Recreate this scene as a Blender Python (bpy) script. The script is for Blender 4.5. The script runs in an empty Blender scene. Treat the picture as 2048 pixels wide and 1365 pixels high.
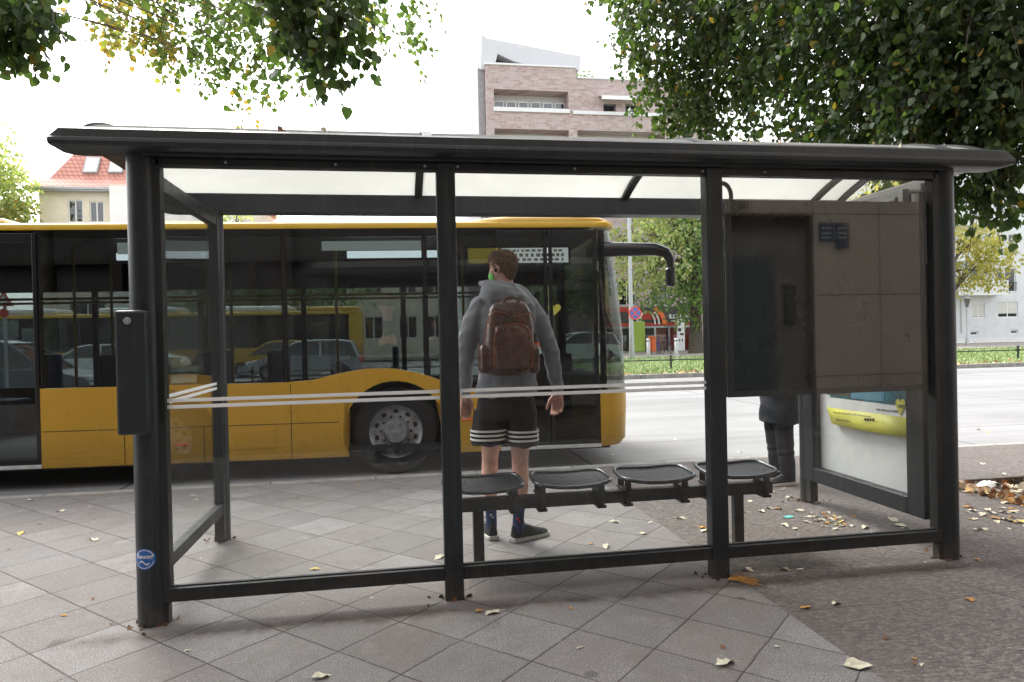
import bpy, bmesh, math, random
import numpy as np
from mathutils import Vector, Matrix, Euler
R = math.radians
random.seed(7); rng = np.random.default_rng(7)
S = bpy.context.scene
# ---------------------------------------------------------------- camera
CAM_F, CAM_YAW, CAM_PIT, CAM_ROL = 1413.9, R(9.508), R(-.478), R(1.233)
CP = np.array([1.2, -3.725, 1.38])
_fw = np.array([math.sin(CAM_YAW), math.cos(CAM_YAW), 0]); _rt = np.array([math.cos(CAM_YAW), -math.sin(CAM_YAW), 0]); _up = np.array([0, 0, 1.])
FW = _fw*math.cos(CAM_PIT)+_up*math.sin(CAM_PIT); _u2 = _up*math.cos(CAM_PIT)-_fw*math.sin(CAM_PIT)
RT = _rt*math.cos(CAM_ROL)-_u2*math.sin(CAM_ROL); UP = _u2*math.cos(CAM_ROL)+_rt*math.sin(CAM_ROL)
cd = bpy.data.cameras.new('camera'); cam = bpy.data.objects.new('camera', cd); S.collection.objects.link(cam)
cam.matrix_world = Matrix(((RT[0], UP[0], -FW[0], CP[0]), (RT[1], UP[1], -FW[1], CP[1]), (RT[2], UP[2], -FW[2], CP[2]), (0, 0, 0, 1)))
cd.sensor_width = 36; cd.lens = 36*CAM_F/2048; cd.clip_start = .05; cd.clip_end = 2000
S.camera = cam
# ---------------------------------------------------------------- sky and sun
SUN_EL, SUN_AZ = R(50), R(-28)      # azimuth clockwise from +Y: veiled sun ahead and to the left, the scene is backlit
w = bpy.data.worlds.new("World"); S.world = w; w.use_nodes = True
nt = w.node_tree; nt.nodes.clear()
sky = nt.nodes.new('ShaderNodeTexSky'); sky.sky_type = 'NISHITA'; sky.sun_disc = False
sky.sun_elevation = SUN_EL; sky.sun_rotation = SUN_AZ; sky.dust_density = 4; sky.air_density = 1.2; sky.ozone_density = 1
hs = nt.nodes.new('ShaderNodeHueSaturation'); hs.inputs['Saturation'].default_value = .18; hs.inputs['Value'].default_value = 1.25
bg = nt.nodes.new('ShaderNodeBackground'); bg.inputs['Strength'].default_value = .15
wo = nt.nodes.new('ShaderNodeOutputWorld')
nt.links.new(sky.outputs[0], hs.inputs['Color']); nt.links.new(hs.outputs[0], bg.inputs[0]); nt.links.new(bg.outputs[0], wo.inputs[0])
ld = bpy.data.lights.new('sun', 'SUN'); ld.energy = .75; ld.angle = R(20); ld.color = (1, .96, .9)
sun = bpy.data.objects.new('sun', ld); S.collection.objects.link(sun)
sdir = Vector((math.sin(SUN_AZ)*math.cos(SUN_EL), math.cos(SUN_AZ)*math.cos(SUN_EL), math.sin(SUN_EL)))
sun.rotation_euler = sdir.to_track_quat('Z', 'Y').to_euler()
S.view_settings.view_transform = 'Standard'; S.view_settings.look = 'None'
S.view_settings.exposure = 1.65; S.view_settings.gamma = 1
S.cycles.max_bounces = 10; S.cycles.transparent_max_bounces = 24; S.cycles.glossy_bounces = 3
S.cycles.caustics_reflective = False; S.cycles.caustics_refractive = False

# ---------------------------------------------------------------- helpers
def _ray(x, y): return FW+RT*(x-1024)/CAM_F-UP*(y-682.5)/CAM_F
def G(x, y, z=0): d = _ray(x, y); return Vector(CP+d*((z-CP[2])/d[2]))          # photo pixel -> point on a horizontal level
def W(x, y, Y): d = _ray(x, y); return Vector(CP+d*((Y-CP[1])/d[1]))            # photo pixel -> point on a plane parallel to the street
def D(x, y, dist): return Vector(CP+_ray(x, y)*dist)
def tag(o, label=None, cat=None, group=None, kind=None):
    if label: o['label'] = label
    if cat: o['category'] = cat
    if group: o['group'] = group
    if kind: o['kind'] = kind
    return o
def empty(name, loc=(0, 0, 0), rz=0, label=None, cat=None, group=None):
    o = bpy.data.objects.new(name, None); S.collection.objects.link(o); o.location = loc; o.rotation_euler = (0, 0, rz); o.empty_display_size = .1
    return tag(o, label, cat, group)
def link(name, me, mat, parent=None):
    o = bpy.data.objects.new(name, me); S.collection.objects.link(o)
    if mat is not None:
        for m in (mat if isinstance(mat, (list, tuple)) else [mat]): me.materials.append(m)
    if parent: o.parent = parent
    return o
class MB:
    def __init__(s): s.bm = bmesh.new()
    def verts(s, vs, fs):
        v = [s.bm.verts.new(p) for p in vs]
        for f in fs:
            try: s.bm.faces.new([v[i] for i in f])
            except ValueError: pass
        return s
    def box(s, x0, x1, y0, y1, z0, z1):
        return s.verts([(x0,y0,z0),(x1,y0,z0),(x1,y1,z0),(x0,y1,z0),(x0,y0,z1),(x1,y0,z1),(x1,y1,z1),(x0,y1,z1)],
                [(0,3,2,1),(4,5,6,7),(0,1,5,4),(1,2,6,5),(2,3,7,6),(3,0,4,7)])
    def bar(s, a, b, w, h, up=(0, 0, 1)):
        a = Vector(a); b = Vector(b); d = (b-a).normalized(); u = Vector(up); sd = d.cross(u).normalized(); u = sd.cross(d)
        vs = [p+sd*(i*w/2)+u*(j*h/2) for p in (a, b) for i, j in ((-1,-1),(1,-1),(1,1),(-1,1))]
        return s.verts(vs, [(0,1,2,3),(7,6,5,4),(0,4,5,1),(1,5,6,2),(2,6,7,3),(3,7,4,0)])
    def prism(s, poly, axis, d0, d1):
        def mk(p, d): return {'x': (d, p[0], p[1]), 'y': (p[0], d, p[1]), 'z': (p[0], p[1], d)}[axis]
        n = len(poly); v = [s.bm.verts.new(mk(p, d)) for d in (d0, d1) for p in poly]
        fs = [s.bm.faces.new(v[:n]), s.bm.faces.new(v[n:][::-1])]
        for i in range(n): s.bm.faces.new((v[i], v[n+i], v[n+(i+1) % n], v[(i+1) % n]))
        bmesh.ops.triangulate(s.bm, faces=fs, ngon_method='EAR_CLIP')
        return s
    def loft(s, rings, close=True, loop=False):
        rv = [[s.bm.verts.new(p) for p in r] for r in rings]; n = len(rv[0])
        m = len(rv)
        for k in range(m if loop else m-1):
            a, b = rv[k], rv[(k+1) % m]
            for i in range(n): s.bm.faces.new((a[i], a[(i+1) % n], b[(i+1) % n], b[i]))
        if close and not loop: s.bm.faces.new(rv[0][::-1]); s.bm.faces.new(rv[-1])
        return s
    def tube(s, pts, rad, seg=8, close=True):
        pts = [Vector(p) for p in pts]; n = len(pts)
        if not hasattr(rad, '__len__'): rad = [rad]*n
        rings = []; t0 = None; u = None
        for i, p in enumerate(pts):
            t = (pts[min(i+1, n-1)]-pts[max(i-1, 0)]).normalized()
            if u is None: u = t.orthogonal().normalized()
            else:
                u = (u-t*u.dot(t)); u = u.normalized() if u.length > 1e-6 else t.orthogonal().normalized()
            b = t.cross(u)
            rings.append([p+(u*math.cos(2*math.pi*k/seg)+b*math.sin(2*math.pi*k/seg))*rad[i] for k in range(seg)])
        return s.loft(rings, close)
    def cyl(s, a, b, r, seg=16): return s.tube([a, b], r, seg)
    def sphere(s, c, r, sc=(1, 1, 1), sub=2):
        m = Matrix.Translation(c) @ Matrix.Diagonal((r*sc[0], r*sc[1], r*sc[2], 1))
        bmesh.ops.create_icosphere(s.bm, subdivisions=sub, radius=1, matrix=m); return s
    def limb(s, pts, rad, seg=14):       # tapered limb with round joints, to be fused by the voxel remesh
        s.tube(pts, rad, seg)
        for p, r in zip(pts, rad): s.sphere(Vector(p), r, sub=2)
        return s
    def build(s, name, mat, parent=None, smooth=0, bevel=0, fixn=True):
        if fixn: bmesh.ops.recalc_face_normals(s.bm, faces=s.bm.faces)
        me = bpy.data.meshes.new(name); s.bm.to_mesh(me); s.bm.free()
        o = link(name, me, mat, parent)
        if bevel:
            m = o.modifiers.new('b', 'BEVEL'); m.width = bevel; m.segments = 2; m.limit_method = 'ANGLE'; m.angle_limit = R(35)
        if smooth: me.shade_smooth(); me.set_sharp_from_angle(angle=R(smooth))
        return o
def bake(o):                              # apply an object's modifiers
    dg = bpy.context.evaluated_depsgraph_get(); me = bpy.data.meshes.new_from_object(o.evaluated_get(dg)); o.modifiers.clear(); o.data = me; return o
def fuse(o, vox, it=6):
    m = o.modifiers.new('r', 'REMESH'); m.mode = 'VOXEL'; m.voxel_size = vox
    m = o.modifiers.new('s', 'SMOOTH'); m.iterations = it; m.factor = .5
    bake(o); o.data.shade_smooth(); return o
def noise_displace(o, fn):
    me = o.data; n = len(me.vertices); co = np.empty(n*3); me.vertices.foreach_get('co', co); no = np.empty(n*3); me.vertices.foreach_get('normal', no)
    co = co.reshape(-1, 3); no = no.reshape(-1, 3); me.vertices.foreach_set('co', (co+no*fn(co)[:, None]).ravel()); me.update()
def copy_tree(o, parent=None):
    c = o.copy(); S.collection.objects.link(c)
    if parent: c.parent = parent
    for ch in list(o.children): copy_tree(ch, c)
    return c
def text(name, s, size, mat, mtx, parent=None, ext=.001, align='CENTER', mirror=False, bold=0):
    cu = bpy.data.curves.new(name, 'FONT'); cu.body = s; cu.size = size; cu.extrude = ext; cu.align_x = align; cu.align_y = 'CENTER'; cu.resolution_u = 3; cu.offset = bold
    t = bpy.data.objects.new('t', cu); S.collection.objects.link(t)
    dg = bpy.context.evaluated_depsgraph_get(); me = bpy.data.meshes.new_from_object(t.evaluated_get(dg)); bpy.data.objects.remove(t)
    if mirror: me.transform(Matrix.Diagonal((-1, 1, 1, 1))); me.flip_normals()
    me.transform(mtx); me.materials.clear()
    return link(name, me, mat, parent)
FACE_CAM = Matrix.Rotation(R(90), 4, 'X')           # text readable when looking along +Y

# ---------------------------------------------------------------- materials
M = {}
class NT:
    def __init__(s, name):
        s.m = bpy.data.materials.new(name); s.m.use_nodes = True; s.t = s.m.node_tree; s.t.nodes.clear(); s.out = s.n('ShaderNodeOutputMaterial')
        s.tc = None
    def n(s, ty, ins=None, **kw):
        x = s.t.nodes.new(ty)
        for k, v in kw.items(): setattr(x, k, v)
        for k, v in (ins or {}).items():
            if isinstance(v, bpy.types.NodeSocket): s.t.links.new(v, x.inputs[k])
            else: x.inputs[k].default_value = v
        return x
    def obj(s):
        if not s.tc: s.tc = s.n('ShaderNodeTexCoord').outputs['Object']
        return s.tc
    def geo(s): return s.n('ShaderNodeNewGeometry')
    def noise(s, scale, detail=4, rough=.6, vec=None): return s.n('ShaderNodeTexNoise', {'Vector': vec or s.obj(), 'Scale': scale, 'Detail': detail, 'Roughness': rough}).outputs['Fac']
    def ramp(s, f, *st):
        r = s.n('ShaderNodeValToRGB', {'Fac': f}); e = r.color_ramp.elements
        while len(e) < len(st): e.new(.5)
        for i, (p, c) in enumerate(st):
            e[i].position = p; e[i].color = (c, c, c, 1) if not hasattr(c, '__len__') else (*c, 1)
        return r.outputs[0]
    def math(s, op, a, b=0, c=0): return s.n('ShaderNodeMath', {0: a, 1: b, 2: c}, operation=op).outputs[0]
    def mix(s, f, a, b, blend='MIX'):
        x = s.n('ShaderNodeMix', data_type='RGBA', blend_type=blend)
        for i, v in ((0, f), (6, a), (7, b)):
            if isinstance(v, bpy.types.NodeSocket): s.t.links.new(v, x.inputs[i])
            else: x.inputs[i].default_value = (*v, 1) if hasattr(v, '__len__') and len(v) == 3 else v
        return x.outputs[2]
    def bump(s, h, strength=.3, dist=.01): return s.n('ShaderNodeBump', {'Height': h, 'Strength': strength, 'Distance': dist}).outputs[0]
    def pbr(s, col, rough=.6, normal=None, metal=0, spec=.5, **kw):
        if not isinstance(col, bpy.types.NodeSocket): col = (*col, 1)
        ins = {'Base Color': col, 'Roughness': rough, 'Metallic': metal, 'Specular IOR Level': spec}
        if normal is not None: ins['Normal'] = normal
        ins.update(kw); return s.n('ShaderNodeBsdfPrincipled', ins).outputs[0]
    def done(s, sh, key): s.t.links.new(sh, s.out.inputs[0]); M[key] = s.m; return s.m
def simple(key, col, rough=.6, metal=0, var=.12, scale=6, bump=0, bscale=60, spec=.5, **kw):
    a = NT(key); nz = a.noise(scale, 5, .65); c2 = tuple(max(0, x*(1-2*var)) for x in col); c3 = tuple(min(1, x*(1+var)) for x in col)
    c = a.ramp(nz, (.3, c2), (.7, c3)); nm = a.bump(a.noise(bscale, 3), bump, .004) if bump else None
    return a.done(a.pbr(c, rough, nm, metal, spec, **kw), key)
def worn(key, c0, c1, rough):
    a = NT(key); co = a.obj(); c = a.ramp(a.noise(3, 4), (.3, c0), (.7, c1)); sp = a.n('ShaderNodeTexVoronoi', {'Vector': co, 'Scale': 34}); f = a.ramp(sp.outputs['Distance'], (.03, .8), (.07, 0)); sel = a.ramp(a.n('ShaderNodeSeparateColor', {0: sp.outputs['Color']}).outputs[0], (.7, 0), (.72, 1))
    c = a.mix(a.math('MULTIPLY', f, sel), c, (.16, .16, .15)); mp = a.n('ShaderNodeMapping', {'Vector': co, 'Scale': (30, 30, 1.2)}).outputs[0]; c = a.mix(a.ramp(a.noise(1, 5, .8, mp), (.52, 0), (.8, .28)), c, (.13, .13, .12))
    c = a.mix(a.ramp(a.noise(1.6, 5, .75), (.5, 0), (.75, .22)), c, (.10, .095, .085))
    z = a.n('ShaderNodeSeparateXYZ', {0: a.geo().outputs['Position']}).outputs[2]; low = a.math('MULTIPLY', a.ramp(z, (0, .75), (.16, 0)), a.ramp(a.noise(18, 4, .8), (.35, .1), (.65, 1))); c = a.mix(low, c, (.12, .10, .085))
    a.done(a.pbr(c, a.ramp(a.noise(5, 5, .8), (.3, rough-.06), (.75, rough+.22)), a.bump(a.noise(9, 3), .05, .004)), key)
worn('frame', (.010, .015, .018), (.015, .021, .025), .34)
worn('frame_old', (.011, .013, .014), (.017, .019, .02), .45)
simple('soffit', (.09, .06, .035), .6)
simple('galv', (.45, .46, .47), .45, .6)
simple('screw', (.4, .4, .4), .4, .8)
simple('black', (.012, .012, .013), .5)
simple('rubber', (.015, .015, .015), .8, bump=.2)
simple('board_back', (.014, .0145, .0145), .06, var=.2)
simple('white_paint', (.75, .76, .76), .5, var=.05)
simple('sill_white', (.6, .61, .6), .5, var=.1)
a = NT('yellow'); co = a.obj(); z = a.n('ShaderNodeSeparateXYZ', {0: co}).outputs[2]; mp = a.n('ShaderNodeMapping', {'Vector': co, 'Scale': (1.2, 1, 14)}).outputs[0]
c = a.ramp(a.noise(1.5, 3), (.3, (.54, .30, .020)), (.7, (.59, .33, .024))); c = a.mix(a.math('MULTIPLY', a.ramp(z, (.2, .75), (.62, .08)), a.ramp(a.noise(3, 6, .8, mp), (.35, .15), (.7, .9))), c, (.13, .10, .06)); mp2 = a.n('ShaderNodeMapping', {'Vector': co, 'Scale': (9, 1, .8)}).outputs[0]; c = a.mix(a.ramp(a.noise(1, 5, .8, mp2), (.55, 0), (.8, .35)), c, (.2, .13, .05))
a.done(a.pbr(c, a.ramp(a.noise(4, 4, .8), (.3, .22), (.8, .5))), 'yellow')
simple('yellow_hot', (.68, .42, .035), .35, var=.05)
simple('bus_black', (.01, .011, .012), .2, spec=.5)
simple('bus_dark', (.012, .012, .013), .7)
simple('bus_grey', (.02, .02, .022), .7)
simple('bus_seat', (.04, .06, .14), .85, var=.4, scale=40)
simple('rim', (.32, .32, .33), .4, .5, var=.25, scale=12)
simple('orange', (.85, .16, .02), .4)
simple('red', (.65, .03, .03), .4)
simple('sign_red', (.7, .06, .05), .4)
simple('sign_blue', (.05, .14, .5), .4)
simple('sticker_blue', (.02, .13, .47), .35, var=.03)
simple('white', (.8, .8, .8), .5, var=.03)
simple('silver', (.42, .44, .46), .3, .5, var=.05)
simple('grey_car', (.17, .18, .2), .3, .4, var=.05)
simple('dark_car', (.03, .03, .035), .3)
simple('chrome', (.6, .6, .6), .2, 1)
simple('skin', (.66, .37, .29), .55, var=.12, scale=14, bump=.05, bscale=120)
simple('skin_hand', (.62, .34, .26), .55, var=.12, scale=14)
simple('sole', (.62, .6, .57), .7, bump=.2)
simple('shoe', (.02, .022, .022), .7, var=.5, scale=60, bump=.5, bscale=200)
simple('lace', (.02, .02, .02), .8)
simple('sock', (.022, .045, .13), .9, var=.3, scale=80, bump=.3, bscale=300)
simple('mask_green', (.2, .62, .16), .8)
simple('coat', (.012, .014, .022), .85, var=.4, scale=20, bump=.2)
simple('jeans', (.012, .014, .022), .9, var=.4, scale=60, bump=.3, bscale=200)
simple('dark_hair', (.03, .02, .015), .6)
simple('piping', (.30, .09, .025), .45)
simple('render_cream', (.82, .74, .60), .85, var=.06, scale=1.2)
simple('render_white', (.86, .84, .80), .85, var=.05, scale=1.2)
simple('render_grey', (.68, .69, .71), .85, var=.05, scale=1.2)
simple('sail_sheet', (.60, .60, .62), .7, var=.03)
simple('fin_grey', (.32, .31, .325), .8)
simple('roof_white', (.85, .85, .86), .6, var=.04)
simple('concrete_wall', (.33, .33, .32), .85)
simple('win_blue', (.05, .07, .14), .5)
simple('penthouse', (.85, .83, .7), .8, var=.05)
simple('shutter', (.62, .62, .58), .7, var=.05)
simple('shop_red', (.5, .04, .02), .6, var=.2)
simple('shop_dark', (.05, .045, .045), .6)
simple('green_panel', (.35, .5, .08), .6)
simple('facade_dark', (.05, .042, .036), .8, var=.3, scale=1.5)
simple('recess', (.12, .11, .095), .8)
simple('door_teal', (.05, .065, .065), .4)
simple('plate_blue', (.015, .03, .06), .5)
simple('teal', (.12, .5, .44), .7)
a = NT('tape'); a.done(a.n('ShaderNodeMixShader', {0: .45, 1: a.n('ShaderNodeBsdfDiffuse', {'Color': (.85, .85, .85, 1)}).outputs[0], 2: a.n('ShaderNodeBsdfTranslucent', {'Color': (.9, .9, .9, 1)}).outputs[0]}).outputs[0], 'tape')
simple('paper', (.75, .74, .72), .8, bump=.6, bscale=30)
simple('poster_yellow', (.62, .6, .1), .5, var=.1, scale=7)
simple('poster_teal', (.03, .17, .22), .4, var=.5, scale=4)
simple('poster_dark', (.06, .07, .06), .4, var=.8, scale=9)
simple('sky_blue', (.1, .3, .42), .4, var=.1)
simple('grey_print', (.12, .12, .12), .6)
simple('pale_print', (.45, .45, .42), .6)
simple('soil', (.10, .07, .05), .95, var=.5, scale=25, bump=.8, bscale=60)
simple('edging', (.12, .105, .09), .9, var=.3, scale=8, bump=.4)
simple('kerb', (.30, .285, .26), .85, var=.2, scale=5, bump=.4, bscale=80)
simple('bark', (.10, .085, .065), .9, var=.4, scale=14, bump=.9, bscale=25)
simple('twig', (.06, .05, .03), .9)
simple('lamp_black', (.02, .02, .022), .6)
simple('purple', (.12, .08, .4), .5)
simple('beige', (.4, .36, .3), .8)
def emis(key, col, st):
    a = NT(key); return a.done(a.n('ShaderNodeEmission', {'Color': (*col, 1), 'Strength': st}).outputs[0], key)
emis('lamp_white', (.9, .95, 1), 1.0)
emis('display_white', (.7, .74, .7), .3)
emis('display_yellow', (.8, .6, .06), .22)
# hoodie: melange jersey
a = NT('hoodie'); c = a.ramp(a.noise(260, 3, .8), (.35, (.19, .20, .23)), (.68, (.33, .35, .39))); c = a.mix(.5, c, a.ramp(a.noise(5, 3), (.3, (.20, .21, .24)), (.7, (.29, .305, .34))))
a.done(a.pbr(c, .95, a.bump(a.noise(16, 4), .35, .02), spec=.2, **{'Sheen Weight': .3}), 'hoodie')
a = NT('shorts'); c = a.ramp(a.noise(30, 3), (.3, (.010, .009, .009)), (.7, (.02, .017, .016))); a.done(a.pbr(c, .7, a.bump(a.noise(9, 4), .5, .03), spec=.35), 'shorts')
a = NT('leather'); nz = a.noise(7, 3, .6); c = a.ramp(nz, (.3, (.035, .009, .005)), (.55, (.085, .024, .012)), (.75, (.17, .055, .026)))
a.done(a.pbr(c, a.ramp(a.noise(25, 3), (.3, .2), (.7, .42)), a.bump(a.noise(13, 4, .6), .4, .02), spec=.8), 'leather')
a = NT('hair'); c = a.ramp(a.noise(45, 4, .8), (.3, (.07, .035, .017)), (.7, (.25, .145, .078))); a.done(a.pbr(c, .6, a.bump(a.noise(90, 3, .8), .8, .01)), 'hair')
# glass
def glass(key, tint, f0=.05, rough=.0, dirt=0):
    a = NT(key); lw = a.n('ShaderNodeLayerWeight', {'Blend': .5}).outputs['Facing']
    p = a.math('POWER', lw, 5.0); fr = a.math('MULTIPLY_ADD', p, 1-f0, f0)
    tr = a.n('ShaderNodeBsdfTransparent', {'Color': (*tint, 1)}).outputs[0]; gl = a.n('ShaderNodeBsdfGlossy', {'Roughness': rough, 'Color': (1, 1, 1, 1)}).outputs[0]
    sh = a.n('ShaderNodeMixShader', {0: fr, 1: tr, 2: gl}).outputs[0]
    if dirt:      # dust specks and drip marks on the pane
        v = a.n('ShaderNodeTexVoronoi', {'Vector': a.obj(), 'Scale': 26, 'Randomness': 1}); sp = a.ramp(v.outputs['Distance'], (0, 1), (.055, 1), (.075, 0))
        sel = a.ramp(a.n('ShaderNodeSeparateColor', {0: v.outputs['Color']}).outputs[0], (.72, 0), (.75, 1))
        mp = a.n('ShaderNodeMapping', {'Vector': a.obj(), 'Scale': (45, 45, 1.6)}).outputs[0]; st = a.ramp(a.noise(1, 4, .7, mp), (.55, 0), (.85, .5))
        f = a.math('ADD', a.math('MULTIPLY', sp, sel), st); f = a.math('ADD', f, a.ramp(a.noise(2.5, 4, .7), (.4, .1), (.8, .5)))
        f = a.math('MULTIPLY', f, dirt)
        df = a.n('ShaderNodeBsdfDiffuse', {'Color': (.55, .55, .5, 1)}).outputs[0]; sh = a.n('ShaderNodeMixShader', {0: f, 1: sh, 2: df}).outputs[0]
    return a.done(sh, key)
glass('pane', (.985, .992, .988), .021, dirt=.010)
glass('bus_glass', (.42, .455, .455), .035)
glass('bus_far_glass', (.8, .83, .83), .04)
glass('car_glass', (.3, .33, .33), .08)
glass('house_glass', (.35, .37, .38), .1)
# translucent roof sheet
a = NT('roof_sheet'); c = a.ramp(a.noise(1.3, 3), (.35, (.60, .60, .58)), (.7, (.66, .66, .64)))
sh = a.n('ShaderNodeMixShader', {0: .8, 1: a.n('ShaderNodeBsdfDiffuse', {'Color': c}).outputs[0], 2: a.n('ShaderNodeBsdfTranslucent', {'Color': c}).outputs[0]}).outputs[0]
a.done(sh, 'roof_sheet')
# leaves: one colour per leaf, thin and translucent
def leafmat(key, c0, c1, c2, tl=.45, odd=None, tf=1.6):
    a = NT(key); rp = a.geo().outputs['Random Per Island']
    st = [(0, c0), (.45, c1), (.85, c2)]
    c = a.ramp(rp, *st)
    if odd: c = a.mix(a.ramp(rp, (.98, 0), (.985, 1)), c, odd)
    vn = a.noise(14, 2); c = a.mix(a.math('MULTIPLY', vn, .35), c, (0, 0, 0))
    lt = a.mix(1, c, (tf, tf*1.15, tf*.5), 'MULTIPLY')
    d = a.pbr(c, .45, spec=.35); t = a.n('ShaderNodeBsdfTranslucent', {'Color': lt}).outputs[0]
    return a.done(a.n('ShaderNodeMixShader', {0: tl, 1: d, 2: t}).outputs[0], key)
leafmat('leaf_dark', (.036, .064, .026), (.058, .096, .036), (.10, .14, .052), odd=(.30, .20, .04), tf=1.6)
leafmat('leaf_mid', (.06, .11, .03), (.10, .17, .05), (.17, .23, .07), odd=(.42, .28, .05))
leafmat('leaf_autumn', (.16, .20, .06), (.25, .28, .09), (.45, .28, .07), odd=(.6, .4, .08))
leafmat('leaf_pale', (.24, .32, .11), (.38, .44, .2), (.58, .55, .3), odd=(.5, .4, .16))
leafmat('leaf_yellow', (.3, .28, .07), (.42, .38, .12), (.55, .45, .15))
leafmat('leaf_green', (.09, .17, .05), (.14, .24, .07), (.24, .32, .1))
simple('fallen_pale', (.60, .56, .42), .8, var=.2, scale=40); simple('fallen_orange', (.5, .24, .05), .8, var=.3, scale=40); simple('fallen_yellow', (.6, .48, .12), .8, var=.2, scale=40); simple('fallen_brown', (.2, .09, .04), .85, var=.3, scale=40)
a = NT('litter'); a.done(a.pbr(a.ramp(a.geo().outputs['Random Per Island'], (0, (.5, .22, .06)), (.22, (.58, .38, .16)), (.42, (.7, .64, .5)), (.85, (.3, .16, .09))), .85), 'litter')
# slab paving laid on the diagonal, 0.385 m slabs
a = NT('slabs'); co = a.obj()
sx = a.n('ShaderNodeSeparateXYZ', {0: co})
c45 = math.cos(R(45))
def rot(sx, ox, oy):
    X = a.math('SUBTRACT', sx.outputs[0], ox); Yy = a.math('SUBTRACT', sx.outputs[1], oy)
    u = a.math('MULTIPLY', a.math('ADD', X, Yy), c45/.3854); v = a.math('MULTIPLY', a.math('SUBTRACT', Yy, X), c45/.3854); return u, v
u, v = rot(sx, 2.29, -.80)
nw = a.math('MULTIPLY_ADD', a.noise(9, 3), .03, -.015); u = a.math('ADD', u, nw); v = a.math('ADD', v, nw)
fu, fv = a.math('FLOOR', u), a.math('FLOOR', v)
cell = a.n('ShaderNodeCombineXYZ', {0: fu, 1: fv, 2: 0}).outputs[0]
wn = a.n('ShaderNodeTexWhiteNoise', {'Vector': cell}, noise_dimensions='3D').outputs['Value']
du = a.math('ABSOLUTE', a.math('SUBTRACT', a.math('FRACT', u), .5)); dv = a.math('ABSOLUTE', a.math('SUBTRACT', a.math('FRACT', v), .5))
edge = a.math('SUBTRACT', .5, a.math('MAXIMUM', du, dv))
jw = a.math('MULTIPLY_ADD', a.noise(2.2, 3), .015, .001)
joint = a.math('LESS_THAN', edge, jw)
base = a.ramp(wn, (0, (.16, .152, .146)), (.25, (.195, .18, .171)), (.5, (.172, .169, .167)), (.75, (.205, .196, .19)), (1, (.235, .232, .23)))
agg = a.ramp(a.noise(150, 3, .95), (.36, .30), (.5, 1), (.63, 2.0)); base = a.mix(1, base, agg, 'MULTIPLY')
spk = a.n('ShaderNodeTexVoronoi', {'Vector': co, 'Scale': 120}); base = a.mix(a.ramp(spk.outputs['Distance'], (.16, .85), (.24, 0)), base, (.5, .48, .45)); spk2 = a.n('ShaderNodeTexVoronoi', {'Vector': co, 'Scale': 75}); base = a.mix(a.ramp(spk2.outputs['Distance'], (.12, .7), (.2, 0)), base, (.07, .06, .055))
base = a.mix(a.ramp(a.noise(1.1, 6, .75), (.38, .0), (.68, .7)), base, (.16, .14, .127)); base = a.mix(a.ramp(a.noise(3.4, 6, .8), (.52, .0), (.72, .55)), base, (.125, .105, .092)); base = a.mix(a.ramp(a.noise(2.3, 5, .8), (.56, .0), (.74, .4)), base, (.38, .37, .36))
gum = a.n('ShaderNodeTexVoronoi', {'Vector': co, 'Scale': 2.2}).outputs['Distance']; base = a.mix(a.ramp(gum, (.0, .6), (.055, .6), (.07, 0)), base, (.06, .058, .056))
def dripline(a, base, sx):                       # soil washed off the roof: a dark red-brown line with a paler washed band beside it
    yy = a.math('ADD', sx.outputs[1], a.math('MULTIPLY_ADD', a.noise(2.5, 5, .7), .14, -.07))
    band = a.ramp(a.math('ABSOLUTE', a.math('ADD', yy, .17)), (.0, .75), (.03, .5), (.09, 0)); inx = a.ramp(sx.outputs[0], (0, .0), (.001, 1)); far = a.math('LESS_THAN', sx.outputs[0], 4.9)
    near = a.math('GREATER_THAN', sx.outputs[0], -.4); m = a.math('MULTIPLY', band, a.math('MULTIPLY', far, near)); m = a.math('MULTIPLY', m, a.ramp(a.noise(5, 5, .7), (.35, .1), (.6, 1)))
    base = a.mix(m, base, (.045, .025, .018))
    return base
base = dripline(a, base, sx)
base = a.mix(a.math('MULTIPLY', joint, .9), base, (.04, .032, .027))
h = a.math('ADD', a.math('MULTIPLY', a.math('MINIMUM', edge, .03), 14), a.math('MULTIPLY', a.noise(230, 2, .9), .25)); h = a.math('ADD', h, a.math('MULTIPLY', wn, .25))
a.done(a.pbr(base, .8, a.bump(h, .8, .012), spec=.35), 'slabs')
# worn small-stone mosaic paving
a = NT('mosaic'); co = a.obj(); sx = a.n('ShaderNodeSeparateXYZ', {0: co})
vo = a.n('ShaderNodeTexVoronoi', {'Vector': co, 'Scale': 48, 'Randomness': .9}); ve = a.n('ShaderNodeTexVoronoi', {'Vector': co, 'Scale': 48, 'Randomness': .9}, feature='DISTANCE_TO_EDGE').outputs[0]
cr = a.n('ShaderNodeSeparateColor', {0: vo.outputs['Color']}).outputs[0]
base = a.ramp(cr, (0, (.13, .115, .107)), (.5, (.18, .158, .146)), (1, (.235, .21, .195)))
base = a.mix(1, base, a.ramp(a.noise(160, 3, .9), (.35, .55), (.65, 1.4)), 'MULTIPLY')
base = a.mix(a.math('MULTIPLY', a.math('LESS_THAN', ve, .06), .3), base, (.035, .028, .024)); mp = a.n('ShaderNodeMapping', {'Vector': co, 'Rotation': (0, 0, R(28)), 'Scale': (14, 70, 1)}).outputs[0]; base = a.mix(1, base, a.ramp(a.noise(1, 5, .8, mp), (.36, .45), (.52, 1), (.68, 1.45)), 'MULTIPLY')
base = a.mix(a.ramp(a.noise(.9, 5, .7), (.35, 0), (.7, .6)), base, (.12, .10, .09))
cx = a.math('ABSOLUTE', a.math('SUBTRACT', a.math('FRACT', a.math('MULTIPLY', a.math('ADD', sx.outputs[0], a.math('MULTIPLY', sx.outputs[1], .35)), .62)), .5))
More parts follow.
